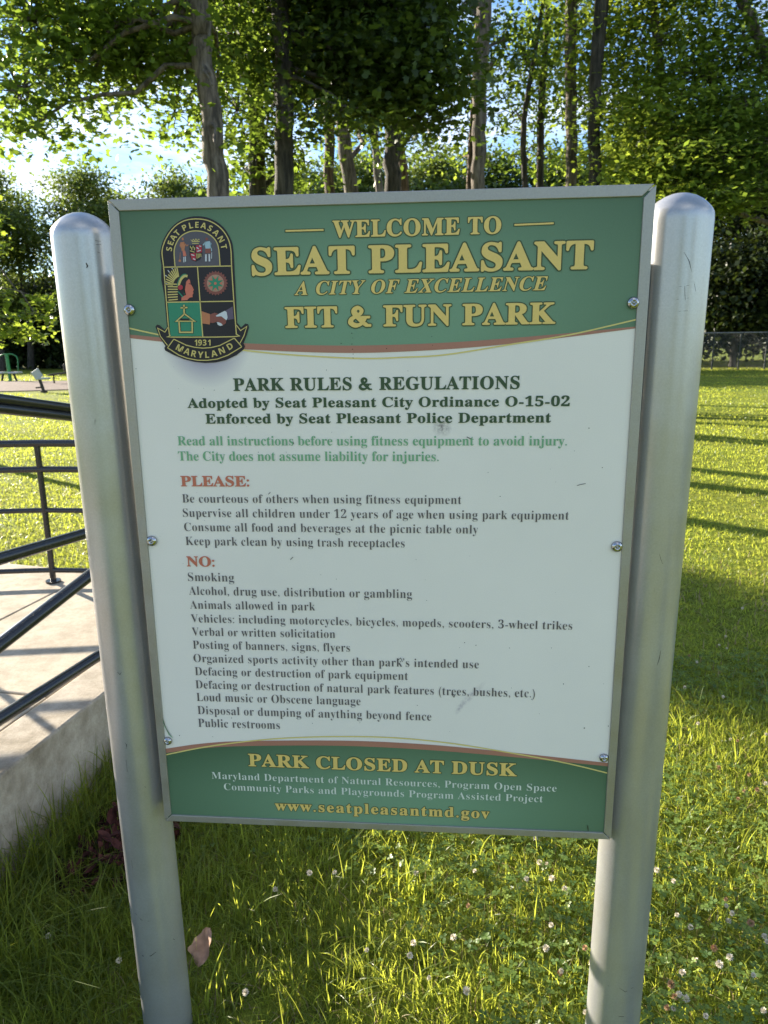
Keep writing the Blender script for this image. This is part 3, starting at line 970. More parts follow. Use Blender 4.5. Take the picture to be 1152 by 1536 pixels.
# gear and flower
multi('gear', [polyg(circ(600, 735, 120, 48, 103), LB)], M['seal_brown'])
multi('gear_ring', [polyg(circ(600, 735, 82, 28), LC)], M['seal_tan'])
multi('gear_centre', [polyg(circ(600, 738, 60, 24), LC + 0.0002)], M['seal_coral'])
pet = []
for k in range(8):
    a = rad(22 + 45 * k)
    c_, s_ = math.cos(a), math.sin(a)
    q = [(0, 0), (35, -15), (80, 0), (35, 15)]
    pet.append(polyg([(600 + x * c_ - y * s_, 738 + x * s_ + y * c_) for x, y in q], LD + 0.0002))
multi('flower_petals', pet, M['seal_green'])
multi('flower_centre', [polyg(circ(600, 738, 13, 12), LD + 0.0004)], M['seal_coral'])
# handshake
multi('orange_sleeve', [polyg([(466, 1003), (546, 1032), (552, 1075), (545, 1132), (472, 1120)], LB)], M['seal_orange'])
multi('grey_sleeve', [polyg([(688, 1003), (764, 958), (775, 1078), (716, 1088)], LB)], M['seal_purple'])
multi('white_hand', [polyg([(602, 1048), (640, 1025), (690, 1000), (708, 1015), (716, 1065), (706, 1092), (655, 1052), (612, 1056)], LC), polyg([(612, 1108), (622, 1134), (648, 1146), (676, 1136), (655, 1112)], LB)], M['seal_white'])
multi('brown_hand', [polyg([(546, 1036), (590, 1018), (625, 1028), (605, 1046), (615, 1058), (655, 1054), (704, 1092), (700, 1118), (672, 1140), (655, 1120), (618, 1104), (570, 1118), (548, 1112)], LC - 0.0001)], M['seal_brown'])
# arms: shield, crown, two standing figures
multi('shield', [polyg([(346, 372), (470, 366), (474, 465), (452, 510), (412, 530), (372, 515), (352, 475)], LB)], M['black_ink'])
multi('shield_red', [polyg([(412, 372), (468, 369), (471, 440), (414, 444)], LC), polyg([(356, 450), (412, 446), (412, 524), (374, 510)], LC)], M['seal_red'])
multi('shield_gold', [strk([(358 + i * 14, 378 + (i % 2) * 14), (362 + i * 12, 400 + (i % 2) * 20)], 8, LC) for i in range(4)] + [strk([(420 + i * 13, 452), (424 + i * 13, 500 - i * 6)], 7, LC) for i in range(4)] + [strk([(355, 425), (400, 438)], 7, LC)], M['seal_gold'])
multi('shield_white', [strk([(420, 392), (440, 408)], 10, LD), strk([(445, 378), (464, 384)], 9, LD), strk([(424, 432), (460, 420)], 9, LD), strk([(368, 462), (398, 470)], 9, LD), strk([(386, 500), (408, 510)], 10, LD)], M['seal_white'])
multi('crown', [strk([(372, 336), (448, 334)], 8, LB), strk([(362, 318), (376, 330), (388, 314), (402, 330), (412, 310), (424, 328), (436, 314), (448, 316)], 5, LB), strk([(376, 354), (440, 354)], 7, LB)], M['seal_gold'])
multi('figure_body', [polyg([(262, 345), (300, 338), (312, 370), (302, 410), (308, 425), (275, 428), (272, 400), (256, 378)], LB), polyg([(275, 300), (292, 298), (296, 322), (278, 325)], LB), strk([(300, 350), (325, 378), (338, 366)], 8, LB), polyg(circ(258, 520, 12, 8), LB), strk([(262, 440), (258, 510)], 4, LB)], M['seal_orange'])
multi('figure_skirt', [polyg([(284, 425), (310, 428), (322, 474), (292, 478)], LB)], M['seal_coral'])
multi('figure_legs', [strk([(296, 484), (296, 535)], 9, LB), strk([(310, 480), (312, 530)], 9, LB), strk([(508, 458), (508, 526)], 15, LB), strk([(540, 456), (542, 526)], 14, LB), strk([(564, 440), (562, 500)], 5, LB)], M['seal_white'])
multi('figure_shirt', [polyg([(500, 338), (545, 332), (560, 365), (562, 400), (545, 402), (505, 404), (496, 365)], LB), strk([(502, 345), (480, 372)], 10, LB), strk([(556, 350), (562, 428)], 9, LB)], M['seal_blue'])
multi('figure_shorts', [polyg([(503, 404), (552, 402), (552, 446), (502, 448)], LB), polyg(circ(516, 312, 14, 10), LB)], M['seal_brown'])
# seal lettering
def seal_letter(ch, cx, cy, size, ang, wid=1.0):
    v2, f2 = text_geo(ch, 'sans', 0.004, 1, 1, 3)
    c0 = (v2[:, 0].min() + v2[:, 0].max()) / 2
    k = size / CAPH['sans']
    ca, sa = math.cos(ang), math.sin(ang)
    out = []
    for p in v2:
        x = (p[0] - c0) * k * wid; y = -(p[1] * k - size / 2)
        out.append(sp(*E_(cx + x * ca - y * sa, cy + x * sa + y * ca), LC))
    return out, f2
geos = []
for ch, an in zip('SEATPLEASANT', (-83, -70, -57.5, -45, -26, -12, 0.5, 14.5, 29, 44.5, 61.5, 78)):
    a = rad(an)
    geos.append(seal_letter(ch, 420 + 266 * math.sin(a), 440 - 264 * math.cos(a), 56, a, 1.0))
multi('seal_lettering', geos, M['seal_gold'])
geos = []
for ch, x, y, an in zip('MARYLAND', (258, 328, 394, 457, 520, 586, 660, 738), (1358, 1390, 1411, 1421, 1421, 1409, 1382, 1340), (28, 21, 13, 4, -3, -14, -22, -32)):
    geos.append(seal_letter(ch, x, y, 60, rad(an), 1.0))
multi('ribbon_lettering', geos, M['seal_gold'])
geos = []
for ch, x in zip('1931', (412, 452, 496, 540)): geos.append(seal_letter(ch, x, 1305, 56, 0, 0.9))
multi('year_lettering', geos, M['seal_gold'])
bpy.data.objects.remove(TOB, do_unlink=True)
bpy.data.curves.remove(TMP)

# dirt specks and scratches on the panel (one part)
sp_geo = []
spots = [(528, 500, 1.4), (529, 507, 1.2), (528, 516, 1.5), (529, 524, 1.4), (530, 531, 1.2), (530, 537, 1.3), (512, 515, 1.4), (641, 303, 1.4), (648, 505, 1.3), (649, 518, 1.1), (580, 523, 1.5), (205, 553, 1.2), (322, 585, 1.2),
         (883, 642, 1.6), (903, 701, 1.4), (861, 676, 1.0), (750, 744, 1.4), (697, 963, 1.6), (714, 967, 1.6), (764, 971, 1.2), (827, 971, 1.2), (845, 1025, 1.6), (883, 999, 1.4), (640, 900, 1.2), (626, 1057, 1.2), (876, 1091, 2.0), (912, 1088, 1.8), (797, 1048, 1.0), (505, 868, 1.0),
         (270, 1102, 1.2), (320, 1104, 1.0), (469, 1084, 1.2), (348, 1076, 1.2), (540, 1083, 1.1), (383, 596, 1.0), (430, 678, 1.0), (388, 678, 1.1), (498, 648, 1.0), (490, 555, 1.2), (612, 556, 1.0)]
for _ in range(55):
    spots.append((rnd.uniform(225, 920), rnd.uniform(550, 1100), rnd.uniform(0.5, 0.95)))
for x, y, r in spots:
    P = [(x + r * 0.6 * math.cos(k * 1.2566) * rnd.uniform(.6, 1.2), y + r * 0.6 * math.sin(k * 1.2566) * rnd.uniform(.6, 1.2)) for k in range(5)]
    V_ = [sp(*p, LD + 0.0004) for p in P]
    sp_geo.append((V_, fix_wind(V_, [(0, 1, 2), (0, 2, 3), (0, 3, 4)])))
for pts, w in (([(865, 728), (872, 726), (878, 725)], 0.9), ([(436, 839), (440, 835)], 0.9), ([(700, 655), (706, 658)], 1.2), ([(596, 990), (601, 986), (604, 992)], 0.8), ([(881, 1237), (882, 1245)], 1.2), ([(677, 1040), (681, 1045), (683, 1040)], 0.8),
               ([(403, 741), (406, 738)], 1.0), ([(440, 662), (441, 666)], 0.8)):
    sp_geo.append(stroke_geo(pts, w, LD + 0.0004))
v_, f_ = join(sp_geo)
mk('dirt_specks', v_, f_, M['dark_metal'], panel)['kind'] = 'stuff'
sc_geo = [stroke_geo([(241 + i * 1.2, 1062 + i * 6), (247 + i * 1.4, 1085 + i * 3), (254 + i * 1.4, 1102 + i)], 0.55, LD) for i in range(5)]
v_, f_ = join(sc_geo)
mk('scratches', v_, f_, M['pale_green_ink'], panel)

# ------------------------------------------------------------------ foliage
def rot_mats(n, tilt, rg):
    """random orientations: normal tilted from +Z by ~tilt"""
    az = rg.uniform(0, 2 * np.pi, n)
    ti = np.abs(rg.normal(0, tilt, n))
    taz = rg.uniform(0, 2 * np.pi, n)
    nz = np.stack([np.sin(ti) * np.cos(taz), np.sin(ti) * np.sin(taz), np.cos(ti)], 1)
    a = np.stack([np.cos(az), np.sin(az), np.zeros(n)], 1)
    u = a - nz * np.sum(a * nz, 1)[:, None]
    u /= np.linalg.norm(u, axis=1)[:, None] + 1e-9
    w = np.cross(nz, u)
    return u, w, nz

LEAF_STAR = np.array([(0, 0, 0.06), (0, -0.42, -0.02), (0.20, -0.20, 0), (0.52, -0.16, -0.05), (0.26, 0.08, 0.02), (0.34, 0.40, -0.06), (0.0, 0.56, -0.1), (-0.34, 0.40, -0.06), (-0.26, 0.08, 0.02), (-0.52, -0.16, -0.05), (-0.20, -0.20, 0)])
LEAF_STAR_T = np.array([(0, i, i + 1 if i < 10 else 1) for i in range(1, 11)])
LEAF_DIAM = np.array([(0, -0.5, 0), (0.34, 0.0, -0.06), (0, 0.55, -0.08), (-0.34, 0.0, -0.06), ])
LEAF_DIAM_T = np.array([(0, 1, 2), (0, 2, 3)])

def leaves(C, size, tilt, rg, star):
    n = len(C)
    tv, tt = (LEAF_STAR, LEAF_STAR_T) if star else (LEAF_DIAM, LEAF_DIAM_T)
    u, w, nz = rot_mats(n, tilt, rg)
    s = size * rg.uniform(0.5, 1.4, n)
    V = (C[:, None, :] + s[:, None, None] * (tv[None, :, 0, None] * u[:, None, :] + tv[None, :, 1, None] * w[:, None, :] + tv[None, :, 2, None] * nz[:, None, :]))
    k = len(tv)
    T = tt[None] + (np.arange(n) * k)[:, None, None]
    rv = np.repeat(rg.uniform(0, 1, n), len(tt))
    return V.reshape(-1, 3), T.reshape(-1, 3), rv

def crown_points(blobs, per, rg, flat=0.35, spread=0.5, droop=0.25):
    """blobs: (center, (rx,ry,rz), nclusters). returns leaf centres and cluster centres"""
    pts, cl = [], []
    for c, r, n in blobs:
        d = rg.normal(size=(n, 3)); d /= np.linalg.norm(d, axis=1)[:, None]
        q = rg.uniform(0.25, 1.0, n) ** 0.5
        cc = np.array(c) + d * q[:, None] * np.array(r)
        cl.append(cc)
        for k in range(n):
            m_ = int(per * rg.uniform(0.4, 1.6))
            a = rg.uniform(0, 2 * np.pi)
            e = rg.normal(size=(m_, 3)) * spread * np.array([1.0, 1.0, flat])
            # elongate each spray outwards and let it droop at its tip
            ax = np.array([np.cos(a), np.sin(a)])
            al = e[:, 0] * ax[0] + e[:, 1] * ax[1]
            e[:, 0] += ax[0] * al * 0.6; e[:, 1] += ax[1] * al * 0.6
            e[:, 2] -= droop * np.abs(al)
            pts.append(cc[k] + e)
    return np.vstack(pts), np.vstack(cl)

def limb_pts(a, b, rg, n=5, wob=0.12, sag=0.0):
    a, b = np.array(a, float), np.array(b, float)
    L_ = np.linalg.norm(b - a)
    out = []
    for i in range(n + 1):
        t = i / n
        p = a + (b - a) * t + np.array([0, 0, math.sin(math.pi * t) * L_ * 0.08])
        if 0 < i < n: p += rg.normal(size=3) * L_ * wob * 0.3
        out.append(p)
    return out

TREES = []
def tree(label, base, trunk, blobs, leafsize, per, mat, barkm, seed, star=False, tilt=0.7, spread=0.5, twigs=True, cat='tree', group=None, name='tree', flat=0.35, limbs=None, droop=0.25):
    rg = np.random.default_rng(seed)
    root = empty(name, tuple(base), label, cat, group)
    if trunk is not None:
        pts, rr = trunk
        n = 14
        P = smooth_line(pts, 5)
        R = np.interp(np.linspace(0, 1, len(P)), np.linspace(0, 1, len(rr)), rr)
        P = [p + rg.normal(size=3) * np.array([.12, .12, 0]) * r_ for p, r_ in zip(P, R)]
        v_, f_ = tube_geo(P, list(R), n)
        mk('trunk', v_, f_, barkm, root, smooth=True)
    C_, cl = crown_points(blobs, per, rg, flat, spread, droop)
    if trunk is not None and twigs:
        gl = []
        P = np.array(P)
        for c, r, nn in blobs:
            c = np.array(c)
            # limb leaves the trunk below the blob
            zt = min(max(c[2] + (0.25 if star else -0.35) * np.linalg.norm(c[:2] - P[-1][:2]) + (0.3 if star else -.2), P[1][2] + 0.5), P[-1][2])
            i = int(np.argmin(np.abs(P[:, 2] - zt)))
            r0 = min(0.4 * R[i], 0.045 if star else 0.07)
            lp = limb_pts(P[i], c, rg)
            mk('limb', *tube_geo(lp, list(np.linspace(r0, r0 * 0.3, len(lp))), 6), barkm, root, smooth=True)
        # fine twigs
        gl = []
        allc = []
        o_ = 0
        for c, r, nn in blobs:
            sub = cl[o_:o_ + nn]; o_ += nn
            for q in sub[:: max(1, nn // 26)]:
                lp = limb_pts(c, q, rg, 3, 0.2)
                gl.append(tube_geo(lp, [0.018, 0.012, 0.008, 0.004], 3, False))
        t_ = mk('twigs', *join(gl), barkm, root); t_['kind'] = 'stuff'
    V, T, rv = leaves(C_, leafsize, tilt, rg, star)
    cr_ = mk_np('crown', V, T, mat, root, rv)
    cr_['kind'] = 'stuff'
    return root

def blob(px, py, Y, rx, ry, n, depth=1.0):
    """rx, ry in photo pixels at distance Y"""
    c = at(px, py, Y)
    s = Y / F
    return (c, (rx * s, max(rx, ry) * s * depth * 0.7, ry * s), n)

def trunk_px(pts, Y, base_r, zbase=-0.1, top=None):
    """pts: list of (px, py, width px) from bottom up; extended to the ground"""
    P = [at(p[0], p[1], Y) for p in pts]
    R = [p[2] * 0.5 * Y / F for p in pts]
    d = (P[1] - P[0]); d = d / d[2]
    b0 = P[0] + d * (zbase - P[0][2]) * 0.6; b0[2] = zbase
    mid = P[0] + (b0 - P[0]) * 0.6
    PP = [b0, mid] + P; RR = [R[0] * base_r, R[0] * 1.08] + R
    if top:
        e = P[-1] + (P[-1] - P[-2]) / (P[-1] - P[-2])[2] * top
        PP.append(e); RR.append(R[-1] * 0.55)
    return (PP, RR), b0

G_NEAR = 'tall shade trees standing behind the sign'
# T1: the leaning grey trunk, with hanging canopy on the left
tr, b0 = trunk_px([(329, 292, 31), (318, 180, 29), (305, 80, 27), (298, 0, 26)], 10.5, 1.35, top=3.0)
bl = [blob(50, 30, 10.5, 100, 60, 46), blob(170, 40, 11, 90, 60, 50), blob(30, 135, 10, 50, 60, 22), blob(100, 125, 10.5, 32, 34, 6), blob(205, 105, 11, 50, 34, 12), blob(260, 50, 12, 60, 60, 30), blob(262, 170, 12, 34, 36, 9),
      blob(240, 95, 11, 40, 40, 12), blob(345, 60, 12.6, 40, 80, 26), blob(357, 165, 12.6, 28, 55, 11), blob(120, -120, 10, 200, 120, 90), blob(330, -140, 12.5, 160, 110, 70), blob(40, 195, 10, 50, 16, 4), blob(120, 80, 10.6, 60, 36, 14), blob(318, 128, 10.1, 12, 8, 1), blob(322, 215, 10.1, 10, 8, 1)]
tree('leaning grey trunk rising above the left third of the sign, leafy branches spreading left', b0, tr, bl, 0.108, 38, M['leaf_near'], M['bark'], 3, True, 0.85, 0.34, droop=0.45, group=None)
# T2: dense dark tree in the centre
tr, b0 = trunk_px([(428, 290, 27), (428, 180, 25), (424, 80, 24), (420, 0, 22)], 12.5, 1.3, top=3.5)
bl = [blob(450, 30, 13.8, 80, 60, 60), blob(560, 40, 12.8, 100, 70, 80), blob(620, 60, 12.8, 40, 80, 42), blob(500, 110, 13.3, 60, 50, 34), blob(590, 130, 12.8, 60, 45, 38), blob(645, 140, 12.8, 24, 40, 9), blob(540, -120, 12.8, 190, 100, 130),
      blob(390, -90, 14, 110, 90, 60), blob(390, 110, 14, 45, 90, 36), blob(560, 175, 13, 60, 16, 5), blob(650, 190, 12.8, 20, 20, 2), blob(400, 215, 13.8, 20, 30, 4), blob(520, 160, 11.8, 70, 14, 5)]
tree('dense dark green tree with a dark trunk over the middle left of the sign', b0, tr, bl, 0.12, 50, M['leaf_dark'], M['bark_dark'], 5, True, 0.8, 0.36)
# T2b behind
tr, b0 = trunk_px([(386, 290, 24), (385, 200, 23), (380, 80, 20)], 14.5, 1.3, top=4.0)
bl = [blob(385, 40, 15.6, 70, 80, 50), blob(365, 250, 15, 26, 34, 9), blob(448, 250, 15.5, 26, 34, 9), blob(360, -60, 15, 110, 80, 50), blob(387, 230, 14.1, 14, 50, 5)]
tree('shaded ivy-covered trunk just right of the leaning grey trunk', b0, tr, bl, 0.13, 40, M['leaf_near'], M['bark_dark'], 6, False, 0.8, 0.3)
# thin trunks above the sign, centre
specs = [([(495, 290, 14), (493, 200, 14), (490, 120, 12)], 21, 'bark_red', 'slim reddish brown trunk left of centre above the sign', [blob(490, 60, 21, 60, 60, 40), blob(500, 180, 22, 35, 30, 10)]),
         ([(527, 288, 20), (515, 200, 19), (505, 120, 17)], 17, 'bark', 'grey trunk leaning left just right of the slim reddish trunk', [blob(520, 60, 18, 70, 60, 50), blob(560, 200, 19, 40, 40, 16)]),
         ([(568, 286, 11), (562, 200, 10), (556, 120, 9)], 26, 'bark', 'thin pale trunk left of the sturdy trunk near the sign middle', [blob(560, 80, 26, 50, 60, 40)]),
         ([(588, 286, 23), (588, 210, 22), (586, 120, 20)], 17, 'bark_dark', 'sturdy brown trunk above the middle of the sign', [blob(600, 70, 18, 70, 60, 60), blob(640, 190, 19, 36, 40, 14)]),
         ([(607, 286, 14), (602, 235, 13), (594, 170, 10)], 22, 'bark_red', 'reddish trunk leaning against the sturdy trunk near the sign middle', [blob(600, 120, 22, 40, 50, 26)]),
         ([(718, 280, 19), (718, 200, 19), (720, 100, 20), (727, 0, 20)], 15.5, 'bark', 'straight brown trunk rising above the word TO on the sign', [blob(690, 10, 15.5, 26, 26, 5), blob(755, 70, 16, 26, 40, 7), blob(738, 100, 16, 20, 30, 3), blob(730, -110, 15.5, 90, 80, 50)]),
         ([(706, 280, 11), (706, 240, 10), (708, 200, 9)], 20, 'bark_red', 'thin reddish trunk hugging the left of the straight brown trunk', [blob(700, 240, 22, 20, 20, 4), blob(700, 90, 22, 20, 30, 6)]),
         ([(787, 278, 8), (785, 200, 8), (790, 150, 7), (800, 90, 6)], 19, 'bark_dark', 'slender crooked dark trunk right of the straight brown trunk', [blob(790, 90, 19, 45, 60, 22), blob(770, 170, 19, 36, 30, 9), blob(800, 220, 20, 30, 30, 8), blob(775, 25, 19, 30, 20, 4)]),
         ([(810, 278, 10), (810, 200, 10), (815, 120, 9)], 20, 'bark_dark', 'slender dark upright trunk between the crooked one and the paired tall ones', [blob(815, 120, 20, 35, 60, 22), blob(820, 30, 20, 40, 30, 10), blob(830, 235, 21, 26, 26, 8)]),
         ([(857, 278, 15), (857, 190, 15), (856, 90, 15), (858, 0, 15)], 18, 'bark', 'left one of two tall trunks above the sign right side', [blob(850, 50, 18, 50, 50, 18), blob(870, 150, 18.5, 30, 50, 12), blob(860, -100, 18, 90, 80, 60)]),
         ([(891, 276, 16), (892, 200, 16), (893, 120, 16), (903, 0, 18)], 16.5, 'bark_dark', 'right one of two tall trunks above the sign right side, slightly bent', [blob(900, 60, 17, 60, 60, 26), blob(930, 150, 17, 45, 60, 24), blob(905, 240, 18, 35, 35, 12), blob(900, -100, 17, 100, 80, 70)])]
for i, (tp, Y_, bk, lab, bls) in enumerate(specs):
    tr, b0 = trunk_px(tp, Y_, 1.35, top=3.0)
    bls = [(c + (c - CP) / np.linalg.norm(c - CP) * (0.9 if k != 1 or i > 8 else 1.2), r * np.array([1, .6, 1]), n_) for k, (c, r, n_) in enumerate((b_[0], np.array(b_[1]), b_[2]) for b_ in bls)]
    lm = M['leaf_dark'] if i in (3, 5) else M['leaf_near'] if i % 2 else M['leaf_bright']
    tree(lab, b0, tr, bls, 0.13, 46, lm, M[bk], 40 + i, False, 0.75, 0.42)
# right-hand trees
tr, b0 = trunk_px([(1010, 290, 14), (1000, 200, 13), (985, 60, 11)], 17, 1.3, top=3)
bl = [blob(990, 60, 17, 70, 70, 60), blob(960, 190, 16.5, 45, 60, 40), blob(1010, 200, 16, 60, 60, 55), blob(985, 270, 16, 50, 36, 36), blob(1060, 120, 16.5, 60, 60, 40), blob(1040, 290, 15.5, 60, 40, 40), blob(1000, -80, 17, 120, 80, 80)]
tree('bright sunlit yellow-green tree directly behind the upper right corner of the sign', b0, tr, bl, 0.12, 60, M['leaf_bright'], M['bark'], 61, False, 0.6, 0.38, flat=0.22)
tr, b0 = trunk_px([(1215, 330, 22), (1180, 150, 17), (1120, 20, 13), (1100, -60, 10)], 16, 1.3, top=4)
bl = [blob(1080, 235, 15, 60, 30, 34), blob(1120, 165, 15.5, 60, 40, 40), blob(1130, 290, 14.5, 60, 16, 16), blob(1120, 80, 16, 60, 40, 26), blob(1170, 220, 15, 50, 60, 50), blob(1020, 300, 15, 30, 10, 8), blob(1120, -60, 16, 120, 70, 60)]
tree('broad layered tree behind the right post with a pale trunk high up', b0, tr, bl, 0.12, 60, M['leaf_near'], M['bark'], 62, False, 0.5, 0.38, flat=0.2)
# understorey on the far right, with shade put into its leaf colour
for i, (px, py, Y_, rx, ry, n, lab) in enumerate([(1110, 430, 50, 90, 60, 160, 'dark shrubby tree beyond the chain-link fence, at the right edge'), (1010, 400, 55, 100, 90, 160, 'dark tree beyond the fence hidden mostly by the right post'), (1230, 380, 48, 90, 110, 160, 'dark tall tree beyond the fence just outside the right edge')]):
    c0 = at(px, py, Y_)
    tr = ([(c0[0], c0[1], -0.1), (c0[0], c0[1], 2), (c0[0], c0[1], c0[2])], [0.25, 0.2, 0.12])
    tree(lab, (c0[0], c0[1], 0), tr, [blob(px, py, Y_, rx, ry, n), blob(px + 20, 470, Y_, rx, 30, n // 2), blob(px, 250, Y_ + 4, rx, 90, n)], 0.34, 60, M['leaf_shaded'], M['bark_dark'], 70 + i, False, 0.8, 0.9)
# distant woodland row (left and behind the sign)
row = [(-30, 310, 56, 50, 66, 'far round tree at the left edge with a bare twiggy top'), (22, 352, 60, 42, 62, 'far olive green tree beside the left edge'), (122, 312, 58, 50, 72, 'far tall green tree above the left post'), (178, 338, 62, 34, 50, 'far green tree between the left post and the sign corner'),
       (262, 312, 58, 44, 56, 'far rounded tree showing above the sign top left corner'), (320, 330, 55, 50, 50, 'far pale tree beside the leaning grey trunk'), (430, 300, 50, 60, 55, 'far tree behind the dark trunks'),
       (540, 285, 48, 70, 50, 'far bright tree behind the sturdy trunk'), (650, 280, 50, 60, 55, 'far tree between the sturdy trunk and the straight brown trunk'), (735, 300, 46, 70, 75, 'far dark bushy tree right of the straight brown trunk'),
       (850, 290, 46, 60, 60, 'far tree behind the paired tall trunks'), (950, 270, 46, 60, 80, 'far tree behind the bright tree at the sign corner')]
for i, (px, py, Y_, rx, ry, lab) in enumerate(row):
    c0 = at(px, py, Y_)
    tr = ([(c0[0], c0[1], -0.1), (c0[0] + .2, c0[1], 3), (c0[0], c0[1], c0[2] + 1)], [0.3, 0.24, 0.1])
    s = 1
    bl = [blob(px, py, Y_, rx * .8, ry * .8, 90), blob(px - rx * .45, py + ry * .45, Y_ - 1, rx * .6, ry * .5, 45), blob(px + rx * .5, py + ry * .4, Y_ - 1.5, rx * .55, ry * .5, 45), blob(px + rx * .1, py - ry * .55, Y_, rx * .4, ry * .45, 24), blob(px, 445, Y_ + 1, rx * .9, 60, 60)]
    tree(lab, (c0[0], c0[1], 0), tr, bl, 0.27, 60, M['leaf_far'] if i not in (9,) else M['leaf_dark'], M['bark_dark'], 90 + i, False, 0.8, 0.75)
for i, (x_, y_, lab) in enumerate([(0.5, -26, 'unseen tree added behind the viewer for post reflections, straight opposite the sign'), (19, -24, 'unseen tree added behind the viewer for post reflections, right of the sign line')]):  # unseen trees, added to darken the reflections in the posts
    tr = ([(x_, y_, -0.1), (x_ + .1, y_, 2), (x_, y_, 5), (x_, y_, 7)], [0.3, 0.24, 0.18, 0.08])
    tree(lab, (x_, y_, 0), tr, [(np.array([x_, y_, 5.5]), (2.6, 2.6, 2.2), 110), (np.array([x_ + 1.5, y_, 4.2]), (2, 2, 1.3), 40), (np.array([x_ - 1.5, y_, 4.4]), (2, 2, 1.3), 40)], 0.34, 26, M['leaf_far'], M['bark'], 150 + i, False, 0.8, 0.6)
# dark thicket under the far trees
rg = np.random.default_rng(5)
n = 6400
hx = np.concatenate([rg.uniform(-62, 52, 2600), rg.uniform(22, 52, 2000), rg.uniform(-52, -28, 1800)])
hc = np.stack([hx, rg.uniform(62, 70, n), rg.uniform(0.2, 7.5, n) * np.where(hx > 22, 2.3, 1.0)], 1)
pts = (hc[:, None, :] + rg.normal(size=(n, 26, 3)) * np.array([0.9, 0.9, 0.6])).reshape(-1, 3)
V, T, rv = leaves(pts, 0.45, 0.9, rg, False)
th = mk_np('thicket', V, T, M['leaf_shaded'], None, rv)
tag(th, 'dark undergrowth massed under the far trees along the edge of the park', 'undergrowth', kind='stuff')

# hanging branches of a small tree just outside the left edge
tr = ([(-7.5, 10.4, -0.1), (-7.45, 10.4, 1.2), (-7.3, 10.4, 2.6), (-7.2, 10.4, 4.0)], [0.1, 0.085, 0.06, 0.03])
bl = [blob(-30, 478, 10.0, 40, 22, 16, .5), blob(22, 494, 10.0, 22, 10, 9, .5), blob(52, 470, 10.0, 14, 10, 5, .5), blob(70, 448, 10.1, 10, 10, 3, .5), blob(-6, 445, 10.0, 12, 16, 5, .5), blob(-60, 400, 10.5, 36, 60, 24, .5),
      (np.array([-7.75, 10.9, 3.5]), (0.9, 0.9, 0.75), 230)]
tree('low yellow-green branch reaching in from the left edge', (-7.5, 10.4, 0), tr, bl, 0.085, 26, M['leaf_bright'], M['bark'], 130, True, 0.7, 0.13, droop=0.3)

# ------------------------------------------------------------------ grass and clover
def inside_path(x, y):
    ex = EDGE_A[0] + ED[0] / ED[1] * (y - EDGE_A[1])
    return (x < ex + 0.012) & (y < 3.64 - 0.10 * (x + 1.3) * 0) & (x > -5.2)

def blades(n, xr, yr, h, w, lean, seed, mat, name, label, mask=None, z0=0.0, segs=3, xy=None, cat='grass', clump=0.0):
    rg = np.random.default_rng(seed)
    if xy is None:
        x = rg.uniform(*xr, n); y = rg.uniform(*yr, n)
    else: x, y = xy(rg, n)
    if clump:
        k = max(8, n // 30)
        cx = rg.choice(len(x), k)
        idx = rg.integers(0, k, len(x))
        sel = rg.uniform(0, 1, len(x)) < 0.55
        x = np.where(sel, x[cx][idx] + rg.normal(0, clump, len(x)), x); y = np.where(sel, y[cx][idx] + rg.normal(0, clump, len(x)), y)
    ok = ~inside_path(x, y)
    if mask is not None: ok &= mask(x, y, rg)
    x, y = x[ok], y[ok]; n = len(x)
    H = h(x, y, rg) if callable(h) else rg.uniform(h[0], h[1], n)
    W = rg.uniform(0.7, 1.3, n) * (w(x, y) if callable(w) else w)
    az = rg.uniform(0, 2 * np.pi, n); fa = rg.uniform(0, 2 * np.pi, n)
    ln = np.abs(rg.normal(0, lean, n)) * H
    dirv = np.stack([np.cos(az), np.sin(az)], 1); side = np.stack([np.cos(fa), np.sin(fa)], 1)
    zb = lump(x, y) + z0
    V = np.zeros((n, 2 * segs + 1, 3))
    for s in range(segs + 1):
        t = s / segs
        cx = x + dirv[:, 0] * ln * t ** 2; cy = y + dirv[:, 1] * ln * t ** 2
        cz = zb + H * (t - 0.25 * t * t * np.clip(ln / H, 0, 1.5))
        wd = W * (1 - t * 0.75) * 0.5
        if s < segs:
            V[:, 2 * s, 0] = cx - side[:, 0] * wd; V[:, 2 * s, 1] = cy - side[:, 1] * wd; V[:, 2 * s, 2] = cz
            V[:, 2 * s + 1, 0] = cx + side[:, 0] * wd; V[:, 2 * s + 1, 1] = cy + side[:, 1] * wd; V[:, 2 * s + 1, 2] = cz
        else:
            V[:, 2 * s, 0] = cx; V[:, 2 * s, 1] = cy; V[:, 2 * s, 2] = cz
    tt = []
    for s in range(segs - 1):
        a = 2 * s
        tt += [(a, a + 1, a + 3), (a, a + 3, a + 2)]
    tt.append((2 * segs - 2, 2 * segs - 1, 2 * segs))
    tt = np.array(tt)
    T = (tt[None] + (np.arange(n) * (2 * segs + 1))[:, None, None]).reshape(-1, 3)
    pat = 0.5 + 0.25 * (np.sin(x * 1.7 + 1.3 * np.sin(y * 0.9)) + np.sin(y * 2.3 + 1.1 * np.sin(x * 1.1 + 2)))
    rv = np.repeat(np.clip(0.55 * rg.uniform(0, 1, n) + 0.45 * pat, 0, 1), len(tt))
    o = mk_np(name, V.reshape(-1, 3), T, mat, None, rv)
    return tag(o, label, cat, kind='stuff')

